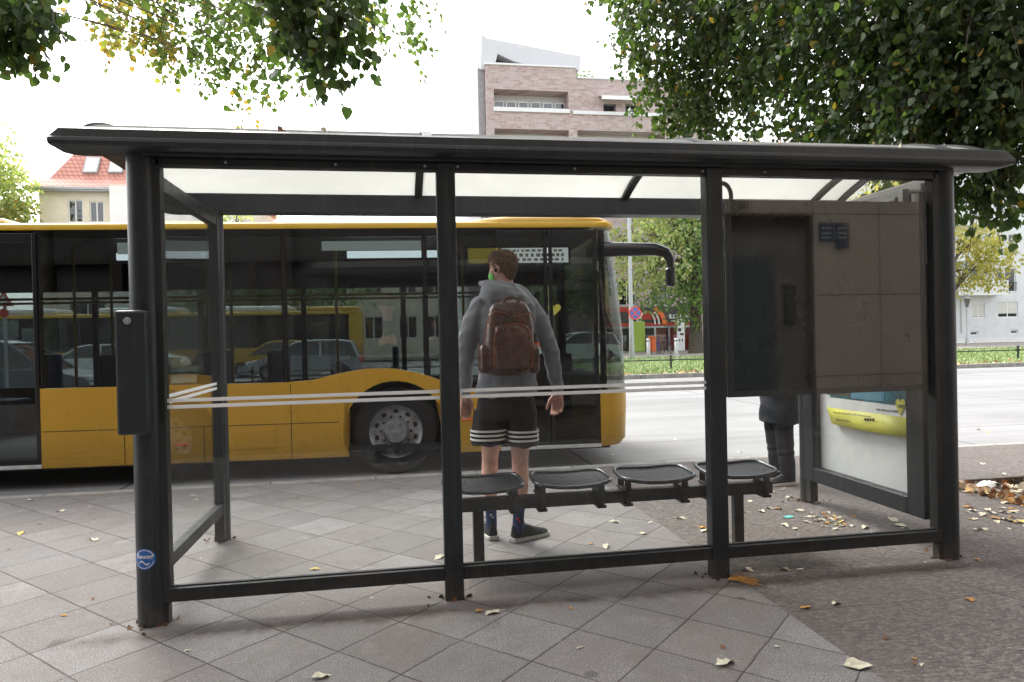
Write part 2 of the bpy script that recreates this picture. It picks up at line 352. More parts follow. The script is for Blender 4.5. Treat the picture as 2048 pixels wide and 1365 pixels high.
cy = a.math('ABSOLUTE', a.math('SUBTRACT', a.math('FRACT', a.math('MULTIPLY', sx.outputs[1], .9)), .5)); base = a.mix(a.math('MULTIPLY', a.math('LESS_THAN', a.math('MINIMUM', cx, cy), a.math('MULTIPLY', a.noise(3, 4), .006)), .55), base, (.03, .022, .018))
base = dripline(a, base, sx)
h = a.math('ADD', a.math('MINIMUM', ve, .12), a.math('MULTIPLY', a.noise(120, 3, .9), .12))
a.done(a.pbr(base, .85, a.bump(h, .7, .03), spec=.3), 'mosaic')
# concrete road
a = NT('road'); co = a.obj(); sx = a.n('ShaderNodeSeparateXYZ', {0: co})
base = a.ramp(a.noise(.35, 5, .7), (.3, (.20, .198, .197)), (.7, (.26, .258, .257))); base = a.mix(1, base, a.ramp(a.noise(90, 3, .8), (.35, .8), (.65, 1.15)), 'MULTIPLY'); mp = a.n('ShaderNodeMapping', {'Vector': co, 'Scale': (.05, 1.1, 1)}).outputs[0]; base = a.mix(1, base, a.ramp(a.noise(1, 5, .7, mp), (.35, .74), (.65, 1.1)), 'MULTIPLY'); base = a.mix(a.ramp(a.noise(.8, 5, .8), (.6, 0), (.72, .4)), base, (.12, .118, .115))
jx = a.math('ABSOLUTE', a.math('SUBTRACT', a.math('FRACT', a.math('MULTIPLY', a.math('ADD', sx.outputs[0], -.9), .2)), .5)); jy = a.math('ABSOLUTE', a.math('SUBTRACT', a.math('FRACT', a.math('MULTIPLY', a.math('ADD', sx.outputs[1], -3.6), .27)), .5))
base = a.mix(a.math('LESS_THAN', a.math('MINIMUM', jx, jy), .0035), base, (.06, .055, .05))
gut = a.math('LESS_THAN', sx.outputs[1], 3.9); base = a.mix(a.math('MULTIPLY', gut, .25), base, (.12, .11, .10))
a.done(a.pbr(base, .75, a.bump(a.noise(90, 3, .8), .25, .01), spec=.4), 'road')
a = NT('footpath_far'); c = a.ramp(a.noise(2, 5, .8), (.3, (.24, .22, .19)), (.7, (.36, .33, .29))); a.done(a.pbr(c, .9), 'footpath')
a = NT('grass_ground'); c = a.ramp(a.noise(1.2, 6, .8), (.3, (.16, .23, .08)), (.55, (.24, .31, .13)), (.8, (.40, .38, .24))); a.done(a.pbr(c, .95, a.bump(a.noise(30, 4), .8, .05)), 'lawn')
a = NT('grass_blade'); a.done(a.pbr(a.ramp(a.geo().outputs['Random Per Island'], (0, (.15, .24, .07)), (.6, (.27, .36, .14)), (1, (.5, .5, .27))), .8), 'blade')
# brick, its colours lightened to stand in for haze over the street
a = NT('brick'); co = a.obj(); sx = a.n('ShaderNodeSeparateXYZ', {0: co}); vv = a.n('ShaderNodeCombineXYZ', {0: a.math('ADD', sx.outputs[0], sx.outputs[1]), 1: sx.outputs[2], 2: 0}).outputs[0]
b = a.n('ShaderNodeTexBrick', {'Vector': vv, 'Color1': (.36, .22, .20, 1), 'Color2': (.50, .41, .39, 1), 'Mortar': (.42, .39, .38, 1), 'Scale': 1, 'Mortar Size': .02, 'Brick Width': .5, 'Row Height': .16, 'Bias': -.1}).outputs[0]
b = a.mix(a.ramp(a.noise(3.5, 4, .9), (.4, 0), (.7, .55)), b, (.56, .50, .5))
a.done(a.pbr(b, .9), 'brick')
a = NT('tiles'); co = a.obj(); sx = a.n('ShaderNodeSeparateXYZ', {0: co})
rw = a.math('FRACT', a.math('MULTIPLY', sx.outputs[2], 3.6)); cl = a.math('FRACT', a.math('MULTIPLY', a.math('ADD', sx.outputs[0], sx.outputs[1]), 3.4)); sh = a.math('MULTIPLY', a.ramp(rw, (0, .45), (.25, 1)), a.ramp(cl, (0, .7), (.3, 1), (.8, 1), (1, .7)))
c = a.mix(1, a.ramp(a.noise(6, 4, .8), (.3, (.56, .22, .17)), (.7, (.68, .34, .27))), sh, 'MULTIPLY'); a.done(a.pbr(c, .7, a.bump(sh, .6, .05)), 'tiles')  # tile reds lightened: veiling glare is put into the colour
# stone cladding (the house behind the photographer, seen mirrored in the glass)
a = NT('stone'); co = a.obj(); sx = a.n('ShaderNodeSeparateXYZ', {0: co})
X = a.math('DIVIDE', a.math('SUBTRACT', sx.outputs[0], 6.93), 1.01); Z_ = a.math('DIVIDE', a.math('SUBTRACT', sx.outputs[2], .72), 1.12)
cell = a.n('ShaderNodeCombineXYZ', {0: a.math('FLOOR', X), 1: a.math('FLOOR', Z_), 2: 0}).outputs[0]; wn = a.n('ShaderNodeTexWhiteNoise', {'Vector': cell}).outputs['Value']
e1 = a.math('SUBTRACT', .5, a.math('ABSOLUTE', a.math('SUBTRACT', a.math('FRACT', X), .5))); e2 = a.math('SUBTRACT', .5, a.math('ABSOLUTE', a.math('SUBTRACT', a.math('FRACT', Z_), .5)))
c = a.ramp(wn, (0, (.30, .245, .20)), (.5, (.36, .30, .25)), (1, (.33, .25, .215))); c = a.mix(a.ramp(a.noise(4, 6, .8), (.45, 0), (.75, .5)), c, (.24, .18, .14))
c = a.mix(a.math('LESS_THAN', a.math('MINIMUM', e1, e2), .008), c, (.04, .035, .03)); a.done(a.pbr(c, .7), 'stone')
# perforated metal for the seats is real geometry, coated dark blue-grey
simple('seat_rim', (.018, .026, .034), .22, spec=.6, var=.1)
simple('seat_metal', (.006, .008, .012), .5, spec=.25, var=.2)

# ================================================================ SETTING
def sheet(name, x0, x1, y0, y1, z, mat, cuts=None):
    m = MB(); m.verts([(x0, y0, z), (x1, y0, z), (x1, y1, z), (x0, y1, z)], [(0, 1, 2, 3)]); return tag(m.build(name, mat, fixn=False), kind='structure')
ROADZ = -.12; KY = 3.32
sheet('ground', -500, 500, -300, 900, -.16, M['concrete_wall'])
GX, GY = 7.0, 18.0
sheet('road', -70, 110, KY+.13, GY, ROADZ, M['road'])
sheet('side_road', -70, GX, GY, 41.5, ROADZ, M['road'])
BX = 3.06
sheet('slab_pavement', -40, BX, -5.4, KY, 0, M['slabs'])
m = MB()
for x0, x1, y0, y1 in ((BX, 6.02, -5.4, KY), (6.02, 7.6, -5.4, .15), (6.02, 7.6, 1.78, KY), (7.6, 60, -5.4, KY)):
    m.verts([(x0, y0, 0), (x1, y0, 0), (x1, y1, 0), (x0, y1, 0)], [(0, 1, 2, 3)])
tag(m.build('mosaic_pavement', M['mosaic'], fixn=False), kind='structure')
m = MB(); m.box(6.02, 7.6, .15, 1.78, -.15, -.035); tag(m.build('tree_pit_soil', M['soil']), kind='structure')
m = MB()
for x0, x1, y0, y1 in ((6.0, 6.09, .13, 1.80), (7.53, 7.62, .13, 1.80), (6.09, 7.53, .13, .21), (6.09, 7.53, 1.72, 1.80)): m.box(x0, x1, y0, y1, -.14, .028)
tag(m.build('tree_pit_edging', M['edging'], bevel=.008), kind='structure')
# kerb stones of the near pavement: one long kerb of separate stones
m = MB(); x = -40
while x < 60: L = 1.0; m.box(x+.004, x+L-.004, KY+.002, KY+.13, -.15, .004); x += L
tag(m.build('kerb', M['kerb'], bevel=.012), kind='structure')
m = MB(); x = GX
while x < 80: m.box(x+.004, x+1-.004, GY, GY+.15, -.15, .02); x += 1
tag(m.build('far_kerb', M['kerb'], bevel=.012), kind='structure')
sheet('grass_strip', GX, 110, GY+.15, 33.0, .0, M['lawn'])
sheet('far_footpath', -70, 110, 41.5, 60, -.02, M['footpath']); sheet('cycle_path', GX, 110, 33.0, 41.5, -.015, M['footpath'])
# grass
n = 30000; gx = rng.uniform(GX+.2, 40, n); gy = GY+.4+14.4*rng.random(n)**1.3; hh = rng.uniform(.04, .12, n); an = rng.uniform(0, 6.28, n)
V = np.empty((n, 3, 3)); wv = .03
V[:, 0] = np.stack([gx-np.cos(an)*wv, gy-np.sin(an)*wv, 0*gx], 1); V[:, 1] = np.stack([gx+np.cos(an)*wv, gy+np.sin(an)*wv, 0*gx], 1); V[:, 2] = np.stack([gx+rng.normal(0, .04, n), gy+rng.normal(0, .04, n), hh], 1)
me = bpy.data.meshes.new('grass'); me.from_pydata(V.reshape(-1, 3), [], np.arange(n*3).reshape(-1, 3).tolist()); tag(link('grass', me, M['blade']), kind='stuff')

# ---------------------------------------------------------------- leaves
LT = np.array([(0, 0, 0), (-.42, .12, .07), (-.52, .45, .12), (-.3, .82, .06), (0, 1.1, -.05), (.3, .82, .06), (.52, .45, .12), (.42, .12, .07), (0, .5, 0)])
LF = [(0, 8, 2, 1), (8, 4, 3, 2), (0, 7, 6, 8), (8, 6, 5, 4)]
LT2 = np.array([(0, 0, 0), (-.5, .5, .1), (0, 1.1, 0), (.5, .5, .1)]); LF2 = [(0, 3, 2, 1)]
def leaf_mesh(name, pos, tip, size, mat, parent, full=True):
    T, F = (LT, LF) if full else (LT2, LF2); n = len(pos); k = len(T)
    tip = tip/np.linalg.norm(tip, axis=1)[:, None]; r = rng.normal(size=(n, 3)); r[:, 2] *= .6
    sd = np.cross(tip, r); sd /= np.linalg.norm(sd, axis=1)[:, None]; nn = np.cross(sd, tip)
    curl = rng.uniform(.2, 2.4, n)
    P = pos[:, None]+size[:, None, None]*(T[None, :, 0:1]*sd[:, None]+T[None, :, 1:2]*tip[:, None]+(T[None, :, 2:3]*curl[:, None, None])*nn[:, None])
    me = bpy.data.meshes.new(name); fs = np.array(F)
    nf = n*len(F); me.vertices.add(n*k); me.vertices.foreach_set('co', P.ravel()); me.loops.add(nf*4); me.polygons.add(nf)
    me.loops.foreach_set('vertex_index', (fs[None]+(np.arange(n)*k)[:, None, None]).ravel()); me.polygons.foreach_set('loop_start', np.arange(nf)*4); me.update(); me.validate()
    return link(name, me, mat, parent)
def tree(name, label, base, height, r0, blobs, mats, leaf, per, group=None, full=True, twig=.4, limbs=True, drop=.7, cat='tree'):
    """blobs: (centre, radius, leaf count factor, material index). Twigs hang out of each blob and carry the leaves."""
    root = empty(name, base, 0, label, cat, group); base = Vector(base); fork = base+Vector((0, 0, height*.42))
    tr = MB(); tr.tube([Vector((0, 0, -.1)), Vector((0, 0, .15)), Vector((.02, 0, height*.2)), fork-base, Vector((.1, .05, height*.75))], [r0*1.35, r0*1.1, r0*.9, r0*.7, r0*.25], 12)
    if limbs:
        for c, r, k, mi in blobs:
            c = Vector(c); a = fork+Vector((0, 0, random.uniform(-.05, .3)*height)); mid = a.lerp(c, .5)+Vector((0, 0, (c-a).length*.18)); q = max(.006, r0*.3*min(1, r))
            pts = [a*(1-t)**2+mid*2*t*(1-t)+c*t*t for t in np.linspace(0, 1, 8)]
            tr.tube([p-base for p in pts], list(np.linspace(q*1.3, q*.25, 8)), 6)
            for _ in range(max(3, int(r*5))):
                t = random.uniform(.5, 1); p = a*(1-t)**2+mid*2*t*(1-t)+c*t*t; e = c+Vector(rng.normal(0, r*.5, 3)); tr.tube([p-base, p.lerp(e, .5)+Vector((0, 0, .08))-base, e-base], [q*.35, q*.22, q*.08], 4)
    tw = []; sets = {}
    for c, r, k, mi in blobs:
        n = int(per*k*r**2*4); c = np.array(c); P, Tp = sets.setdefault(mi, ([], []))
        for _ in range(n):
            d = rng.normal(size=3); d /= np.linalg.norm(d); s = c+d*r*rng.uniform(.35, 1)**.6*np.array([1, 1, .85])
            dr = d*.5+np.array([0, 0, -drop])+rng.normal(0, .25, 3); dr /= np.linalg.norm(dr); L = twig*rng.uniform(.5, 1.2)
            nl = max(3, int(L/(leaf*.55))); tw.append((s, s+dr*L*.6, s+dr*L+np.array([0, 0, -.15*L])))
            for i in range(nl):
                t = (i+.6)/nl; p = s+dr*L*t+np.array([0, 0, -.15*L*t*t]); o = rng.normal(0, leaf*.35, 3); P.append(p+o); Tp.append(o/leaf*1.2+dr*.5+np.array([0, 0, -.75])+rng.normal(0, .3, 3))
    if full:
        for s, e, f in tw[::2]: tr.tube([Vector(s)-base, Vector(e)-base, Vector(f)-base], [.006, .004, .002], 3, False)
    tr.build('trunk', M['bark'], root, smooth=60, fixn=False)
    for mi, (P, Tp) in sets.items():
        P = np.array(P)-np.array(base); leaf_mesh('crown', P, np.array(Tp), leaf*rng.uniform(.45, 1.15, len(P)), M[mats[mi]], root, full)
    return root
def blob(px, py, dist, r, k=1, mi=0): return (tuple(D(px, py, dist)), r, k, mi)

# the lime whose drooping crown hangs over the right end of the shelter
bl = []
for px, py, d, r, k in ((1330,60,8.2,.55,1.2),(1420,150,8.4,.55,1.1),(1350,180,8.3,.42,.9),(1460,235,8.2,.36,1),(1300,-60,8.6,.6,1),(1420,-40,8,.7,1.2),(1530,10,7.4,.62,1.4),(1600,90,7.2,.5,1.2),(1480,90,7.8,.5,1.2),
    (1640,-80,6.6,.6,1.2),(1700,40,6.4,.5,1.4),(1660,180,6.8,.42,1.4),(1700,240,6.5,.33,1.3),(1780,150,6.2,.45,1.4),(1620,250,6.9,.22,1),(1800,240,6,.34,1.4),(1880,40,6,.55,1.4),(1880,170,5.8,.45,1.4),(1960,90,5.6,.5,1.5),(1980,220,5.6,.38,1.5),
    (1930,300,5.7,.32,1.4),(1960,370,5.8,.22,1.4),(1930,400,5.8,.13,1.8),(1990,330,5.6,.17,1.3),(2080,160,5.6,.5,1.2),(2080,0,5.6,.6,1.2),(1780,-60,6,.6,1.2),(1950,-80,5.6,.6,1.2),(1270,30,8.6,.25,.7),(1860,290,6,.25,1.3),(1740,290,6.4,.16,1),(1390,230,8.4,.22,.8)):
    bl.append(blob(px, py-8, d, r, k))
bl += [((6.9, 1.2, 6.2), 1.4, .5, 0), ((8.4, 2.2, 5.5), 1.5, .5, 0), ((8.6, -.2, 5.2), 1.3, .5, 0), ((6.6, -1.2, 6.0), 1.1, .4, 0)]
tree('lime_tree', 'dark green lime tree drooping over the right end of the shelter roof', (6.85, 1.0, -.03), 7.5, .17, bl, ['leaf_dark'], .066, 100, full=True)
# the lime left of the shelter: two dark sprays reach into the picture
bl = []
for px, py, d, r, k in ((600,-90,4.7,.26,1.2),(640,0,4.7,.14,1.8),(690,50,4.6,.08,3),(560,-10,4.8,.12,1.6),(610,60,4.7,.09,2.5),(662,110,4.6,.045,7),(520,-60,4.9,.14,1.2),(700,-30,4.6,.13,1.4),(590,40,4.8,.08,2.5),(640,80,4.65,.06,4),
    (0,-30,5.2,.2,1.5),(50,0,5.1,.12,2),(100,30,5,.05,6),(30,60,5.2,.09,3),(0,50,5.2,.13,2),(70,80,5.2,.04,7),(80,-90,5.2,.18,1.2),(-60,0,5.3,.3,1.2),(225,-70,5.2,.07,1.6)):
    bl.append(blob(px, py-10, d, r, k))
bl += [((-4.6, -.6, 5.6), 1.2, .4, 0), ((-3.6, .6, 6.0), 1.1, .4, 0)]
tree('lime_tree', 'dark green lime branches hanging in at the top left above the shelter roof', (-5.2, -.6, 0), 7.0, .16, bl, ['leaf_dark', 'leaf_mid'], .072, 200, full=True, twig=.30)
# the paler, yellowing lime farther up the street on the left
bl = []
for px, py, d, r, k, mi in ((260,20,10.5,.7,1,1),(300,60,10.5,.45,1,1),(230,-30,10.5,.6,.9,1),(360,40,10.5,.55,.9,0),(430,90,10.3,.45,.8,0),(480,150,10.2,.35,.7,0),(400,-40,10.5,.8,1,0),(540,-20,10.2,.7,.9,0),(500,60,10.2,.5,.8,0),(650,30,10,.5,.7,0),
    (760,-10,9.8,.5,.7,0),(800,60,9.8,.22,.7,0),(820,95,9.8,.14,.9,0),(780,30,9.8,.3,.6,0),(850,-10,9.8,.3,.7,0),(470,195,10.2,.16,.8,1),(500,130,10.2,.3,.8,0),(560,100,10.2,.35,.8,0),(290,100,10.4,.12,1,1),(350,80,10.4,.3,.9,0)):
    bl.append(blob(px, py-10, d, r, k*.8, mi))
tree('lime_tree', 'yellowing lime tree with pale autumn leaves against the sky, top left', (-8.2, 2.4, 0), 9, .2, bl, ['leaf_mid', 'leaf_autumn'], .085, 36, full=True, twig=.5)

# ---------------------------------------------------------------- the bus shelter
SL, SD = 4.435, 1.46
sh = empty('bus_shelter', (0, 0, 0), 0, 'dark grey bus shelter with three glass panes, curved white roof and closed side walls', 'bus shelter')
fr = M['frame']; fo = M['frame_old']
def corner_post(x, y, sx, sy, z1=2.30):
    m = MB(); m.cyl((x, y, -.02), (x, y, z1), .068 if sx > 0 else .060, 28); o = m.build('post', fr, sh, smooth=50)
    m = MB(); m.box(x+min(0, sx*.092), x+max(0, sx*.092), y-.034, y+.034, .10, z1-.02); m.box(x+min(sx*.05, sx*.082), x+max(sx*.05, sx*.082), y-.028, y+.028, -.02, .10); m.build('mullion', fo, o, bevel=.004)
    return o
pL = corner_post(0, 0, 1, 1); corner_post(SL, 0, -1, 1)
def front_post(x, y, sx):
    m = MB(); m.cyl((x, y, -.02), (x, y, 2.30), .05, 24); m.box(x-.032, x+.032, y-.10, y, .02, 2.3); return m.build('post', fr, sh, smooth=50)
front_post(0, SD, 1); front_post(SL, SD, -1)
MX = (1.486, 2.972)
for x in MX:
    m = MB(); m.box(x-.049, x+.049, -.045, .035, -.02, 2.284); m.build('post', fr, sh, bevel=.006)
# rails of the back wall
ed = [.07, MX[0]-.049, MX[0]+.049, MX[1]-.049, MX[1]+.049, SL-.07]
for i in range(3):
    m = MB(); m.box(ed[2*i], ed[2*i+1], -.036, .03, .105, .172); m.box(ed[2*i], ed[2*i+1], -.012, .012, .172, .18); m.build('bottom_rail', fo, sh, bevel=.004)
    m = MB(); m.box(ed[2*i], ed[2*i+1], -.034, .03, 2.245, 2.284); m.build('top_rail', fo, sh, bevel=.004)
    m = MB(); m.box(ed[2*i]+.003, ed[2*i+1]-.003, -.004, .004, .178, 2.248); o = m.build('pane', M['pane'], sh, fixn=True)
    if i < 2:
        for z in (1.06, 1.092):
            m = MB(); m.box(ed[2*i]+.004, ed[2*i+1]-.004, -.0075, -.0055, z-.008, z+.010); m.build('white_stripe', M['tape'], o)
for x in (.42, .95, 1.40, 1.57, 2.2, 2.93, 3.3): m = MB(); m.sphere((x-.02, -.035, 2.266), .008, (1, .5, 1)); m.build('screw', M['screw'], sh)
# beam and roof
m = MB(); m.box(.02, 3.02, -.075, .03, 2.285, 2.315); m.box(3.03, SL-.02, -.06, .03, 2.29, 2.312); m.build('back_beam', fo, sh, bevel=.004)
RX0, RX1 = -.36, 4.80
def gutter(y, sgn, name, zb=2.30, zt=2.402):       # box gutter, ends cut off at a slant
    h = zt-zb; prof = [(.012, zb), (.16, zb), (.16, zt-.01), (.15, zt), (.02, zt), (.004, zt-.012), (-.002, zt-.05*h/.1), (-.010, zt-.056*h/.1), (-.014, zb+.03), (-.008, zb+.012)]
    rings = []
    for x, tz, bz in ((RX0, zt-.048, zb+.014), (RX0+.04, zt, zb+.004), (RX0+.085, zt, zb), (RX1-.085, zt, zb), (RX1-.04, zt, zb+.004), (RX1, zt-.048, zb+.014)):
        rings.append([(x, y+sgn*a, min(max(z, bz), tz)+.0001*k) for k, (a, z) in enumerate(prof)])
    m = MB(); m.loft(rings); return m.build(name, fr, sh, smooth=30)
gutter(-.13, 1, 'gutter'); gutter(SD+.12, -1, 'gutter', 2.275, 2.405)
# curved roof sheet
def arc(x, dz=0, n=18): return [(x, -.05+(SD+.10)*t, 2.365+.215*math.sin(math.pi*(t**.9))**.8+dz) for t in np.linspace(0, 1, n)]
m = MB(); A = [arc(RX0+.03), arc(RX1-.03)]; m.loft([a+[(p[0], p[1], p[2]-.008) for p in a[::-1]] for a in A]); m.build('roof_sheet', M['roof_sheet'], sh, smooth=40)
for x in (RX0+.05, 1.40, 2.95, 4.52, RX1-.05):
    m = MB(); 
    for dz, wd in ((-.045, .055),):
        a = arc(x, -.035); b = arc(x, .012)
        m.loft([[(x-.026, p[1], p[2]), (x+.026, p[1], p[2]), (x+.026, q[1], q[2]), (x-.026, q[1], q[2])] for p, q in zip(a, b)])
    m.build('roof_rib', fo, sh, smooth=30)
m = MB(); m.box(RX0+.17, -.07, -.02, SD, 2.302, 2.312); m.build('soffit', M['soffit'], sh)
m = MB(); m.box(SL+.07, RX1-.17, -.02, SD, 2.302, 2.312); m.build('soffit', M['white'], sh)
# left side wall
m = MB(); m.box(-.028, .028, .07, SD-.10, .20, .27); m.build('bottom_rail', fo, sh, bevel=.004)
m = MB(); m.box(-.028, .028, .05, SD-.10, 2.17, 2.25); m.build('top_rail', fr, sh, bevel=.004)
m = MB(); m.box(-.004, .004, .06, SD-.10, .27, 2.17); o = m.build('side_pane', M['pane'], sh)
for z in (1.06, 1.092):
    m = MB(); m.box(.0052, .0072, .06, SD-.105, z-.008, z+.010); m.build('white_stripe', M['tape'], o)
# right side wall: the deep poster case
m = MB(); y0, y1, z0, z1 = .16, SD-.14, .20, 2.20
pc = MB(); pc.box(SL-.07, SL+.07, y0-.06, y0+.09, z0, z1); pc.box(SL-.07, SL+.07, y1-.06, y1+.06, z0, z1); pc.box(SL-.07, SL+.07, y0+.09, y1-.06, z0, z0+.11); pc.box(SL-.07, SL+.07, y0+.09, y1-.06, z1-.12, z1)
pc = pc.build('poster_case', M['frame'], sh, bevel=.006)
m = MB(); m.box(SL+.0, SL+.02, y0+.09, y1-.06, z0+.11, z1-.12); m.build('back_panel', M['white_paint'], pc)
m = MB(); m.box(SL-.062, SL-.056, y0+.09, y1-.06, z0+.11, z1-.12); m.build('case_glass', M['pane'], pc)
m = MB(); m.cyl((SL-.10, y0+.1, z1-.02), (SL-.10, y1-.05, z1-.02), .014, 10); m.box(SL-.12, SL-.075, y0+.02, y0+.06, z1-.08, z1+.03); m.build('gas_strut', M['galv'], pc, smooth=40)
m = MB(); m.box(SL-.06, SL+.05, y0-.06, y1+.06, z1, z1+.05); m.build('case_lid', M['galv'], pc, bevel=.006)
m = MB(); m.box(SL-.115, SL-.085, .02, .05, 1.75, 2.12); m.cyl((SL-.15, .04, 2.0), (SL-.15, .04, 2.17), .018, 10); m.build('hinge', M['galv'], pc, smooth=40)
# poster hung in the case
ps = empty('poster', (SL-.012, .7, .9), 0, 'torn yellow and white transit poster hanging loose in the white case at the right', 'poster')
PX = SL-.02
def case_pt(px, py, xx=PX):           # photo pixel -> point on the poster plane
    d = _ray(px, py); t = (xx-CP[0])/d[0]; return Vector(CP+d*t)-Vector((SL-.012, .7, .9))
def case_poly(name, pts, mat, dx=0., wav=0):
    m = MB(); v = [case_pt(*p)+Vector((-dx, 0, 0)) for p in pts]; m.verts(v, [tuple(range(len(v)))]); f = list(m.bm.faces)
    r = bmesh.ops.extrude_face_region(m.bm, geom=f); bmesh.ops.translate(m.bm, vec=(-.0012, 0, 0), verts=[e for e in r['geom'] if isinstance(e, bmesh.types.BMVert)])
    return m.build(name, M[mat], ps)
case_poly('picture', [(1668,700),(1660,797),(1812,812),(1822,700)], 'poster_teal', 0)
case_poly('picture', [(1655,790),(1700,793),(1712,700),(1655,700)], 'poster_dark', .002)
case_poly('picture', [(1703,797),(1768,803),(1775,700),(1712,700)], 'sky_blue', .003)
case_poly('white_band', [(1653,794),(1814,814),(1818,838),(1654,816)], 'white_paint', .004)
# the yellow strip curls forward at its lower edge
m = MB(); top = [(1654,814),(1700,821),(1760,828),(1819,836)]; mid = [(1659,832),(1702,841),(1762,850),(1823,857)]; low = [(1664,848),(1708,858),(1768,869),(1827,877)]
rg = []
for row, dx in ((top, .004), (mid, .012), (low, .03)): rg.append([case_pt(x, y, PX-dx) for x, y in row])
vs = [p for r in rg for p in r]; m.verts(vs, [(i*4+j, i*4+j+1, i*4+j+5, i*4+j+4) for i in range(2) for j in range(3)])
yb = m.build('yellow_band', M['poster_yellow'], ps, smooth=60); md = yb.modifiers.new('s', 'SOLIDIFY'); md.thickness = .001
def case_text(name, s, px, py, size, mat, dx=.02, rot=-4, bold=0):
    p = case_pt(px, py, PX-dx); mt = Matrix.Translation(p) @ Matrix.Rotation(R(rot), 4, 'X') @ Matrix.Rotation(R(-90), 4, 'Z') @ FACE_CAM
    return text(name, s, size, M[mat], mt, ps, .0006, bold=bold)
case_text('lettering', 'Teile deine besonderen BVG-Momente auf', 1702, 829, .024, 'grey_print', .022, -2)
case_text('lettering', '#weilwirdichlieben', 1686, 841, .022, 'grey_print', .028, -2)
case_text('lettering', 'WEIL WIR DICH LIEBEN.', 1775, 822, .021, 'grey_print', .0075, -2)
for px in (1735, 1740, 1745.5, 1751): case_poly('icon', [(px-1.8, 836.5),(px+1.8, 837),(px+1.8, 842),(px-1.8, 841.5)], 'black', .017)
hp = []
for k in range(28):
    t = 2*math.pi*k/28; hp.append((1803.5+.62*16*math.sin(t)**3*.95, 813-1.25*(13*math.cos(t)-5*math.cos(2*t)-2*math.cos(3*t)-math.cos(4*t))))
case_poly('heart_sign', hp, 'poster_yellow', .010); case_text('lettering', 'BVG', 1803, 814, .032, 'grey_print', .013, 0, .001)
case_text('lettering', '......', 1824, 992, .05, 'pale_print', .0, 0)
# timetable board hung inside the third pane, its dark back towards us
tb = MB(); tb.box(3.06, 4.335, .022, .075, 1.0, 2.12); tb = tb.build('timetable_board', M['board_back'], sh, bevel=.005)
m = MB(); m.box(3.06, 4.335, .018, .0215, 1.0, 1.035); m.box(3.06, 3.10, .018, .0215, 1.035, 2.12); m.box(4.30, 4.335, .018, .0215, 1.035, 2.12); m.build('board_frame', M['frame_old'], tb)
# cable conduit curl behind the third mullion
m = MB(); c = W(1450, 392, .05); m.tube([c+Vector((.065*math.cos(t)*.8-.005, .02, .075*math.sin(t))) for t in np.linspace(-1.6, 2.0, 16)], .013, 8); m.build('cable_conduit', M['rubber'], sh, smooth=60)
# box with lock on the left post
lb = MB(); lb.box(-.085, .05, -.165, -.066, .949, 1.535); lb = lb.build('service_box', M['frame'], sh, bevel=.012)
m = MB(); m.cyl((-.025, -.172, 1.485), (-.025, -.160, 1.485), .017, 20); m.box(-.028, -.022, -.1745, -.171, 1.478, 1.492); m.build('lock', M['chrome'], lb, smooth=40, bevel=.001)
# round sticker, wrapped on the post
def wrap(o, cx, cy, r):
    for v in o.data.vertices:
        a = v.co.x/r; rr = r-v.co.y; v.co = Vector((cx+rr*math.sin(a), cy-rr*math.cos(a), v.co.z))
    return o
SCX, SCZ = -.012, .335
def disc_mb(r0, r1, a0, a1, y, n=40):
    m = MB(); v = []
    for k in range(n+1):
        t = a0+(a1-a0)*k/n; v += [(SCX+r0*math.cos(t), y, SCZ+r0*math.sin(t)), (SCX+r1*math.cos(t), y, SCZ+r1*math.sin(t))]
    return m.verts(v, [(2*k, 2*k+1, 2*k+3, 2*k+2) for k in range(n)])
dm = MB(); v = []
for q in range(9):
    for k in range(41): t = 2*math.pi*k/40; v.append((SCX+(.0003+.0517*q/8)*math.cos(t), -.0012, SCZ+(.0003+.0517*q/8)*math.sin(t)))
dm.verts(v, [(q*41+k, (q+1)*41+k, (q+1)*41+k+1, q*41+k+1) for q in range(8) for k in range(40)])
st = wrap(dm.build('sticker', M['sticker_blue'], sh, fixn=False), 0, 0, .068)
wrap(disc_mb(.042, .0455, R(15), R(160), -.002).build('ring', M['white'], st, fixn=False), 0, 0, .068); wrap(disc_mb(.042, .0455, R(195), R(345), -.002).build('ring', M['white'], st, fixn=False), 0, 0, .068)
t = text('lettering', 'Bewag', .031, M['white'], Matrix.Translation((SCX, -.0016, SCZ+.012)) @ FACE_CAM, st, .0003, bold=.0006); wrap(t, 0, 0, .068)
m = MB(); v = []
for k in range(17):
    x = -.024+.048*k/16; zz = -.018+.008*math.sin((x+.024)/.048*2*math.pi); v += [(SCX+x, -.002, SCZ+zz-.0035), (SCX+x, -.002, SCZ+zz+.0035)]
wrap(m.verts(v, [(2*k, 2*k+2, 2*k+3, 2*k+1) for k in range(16)]).build('wave_mark', M['white'], st, fixn=False), 0, 0, .068)

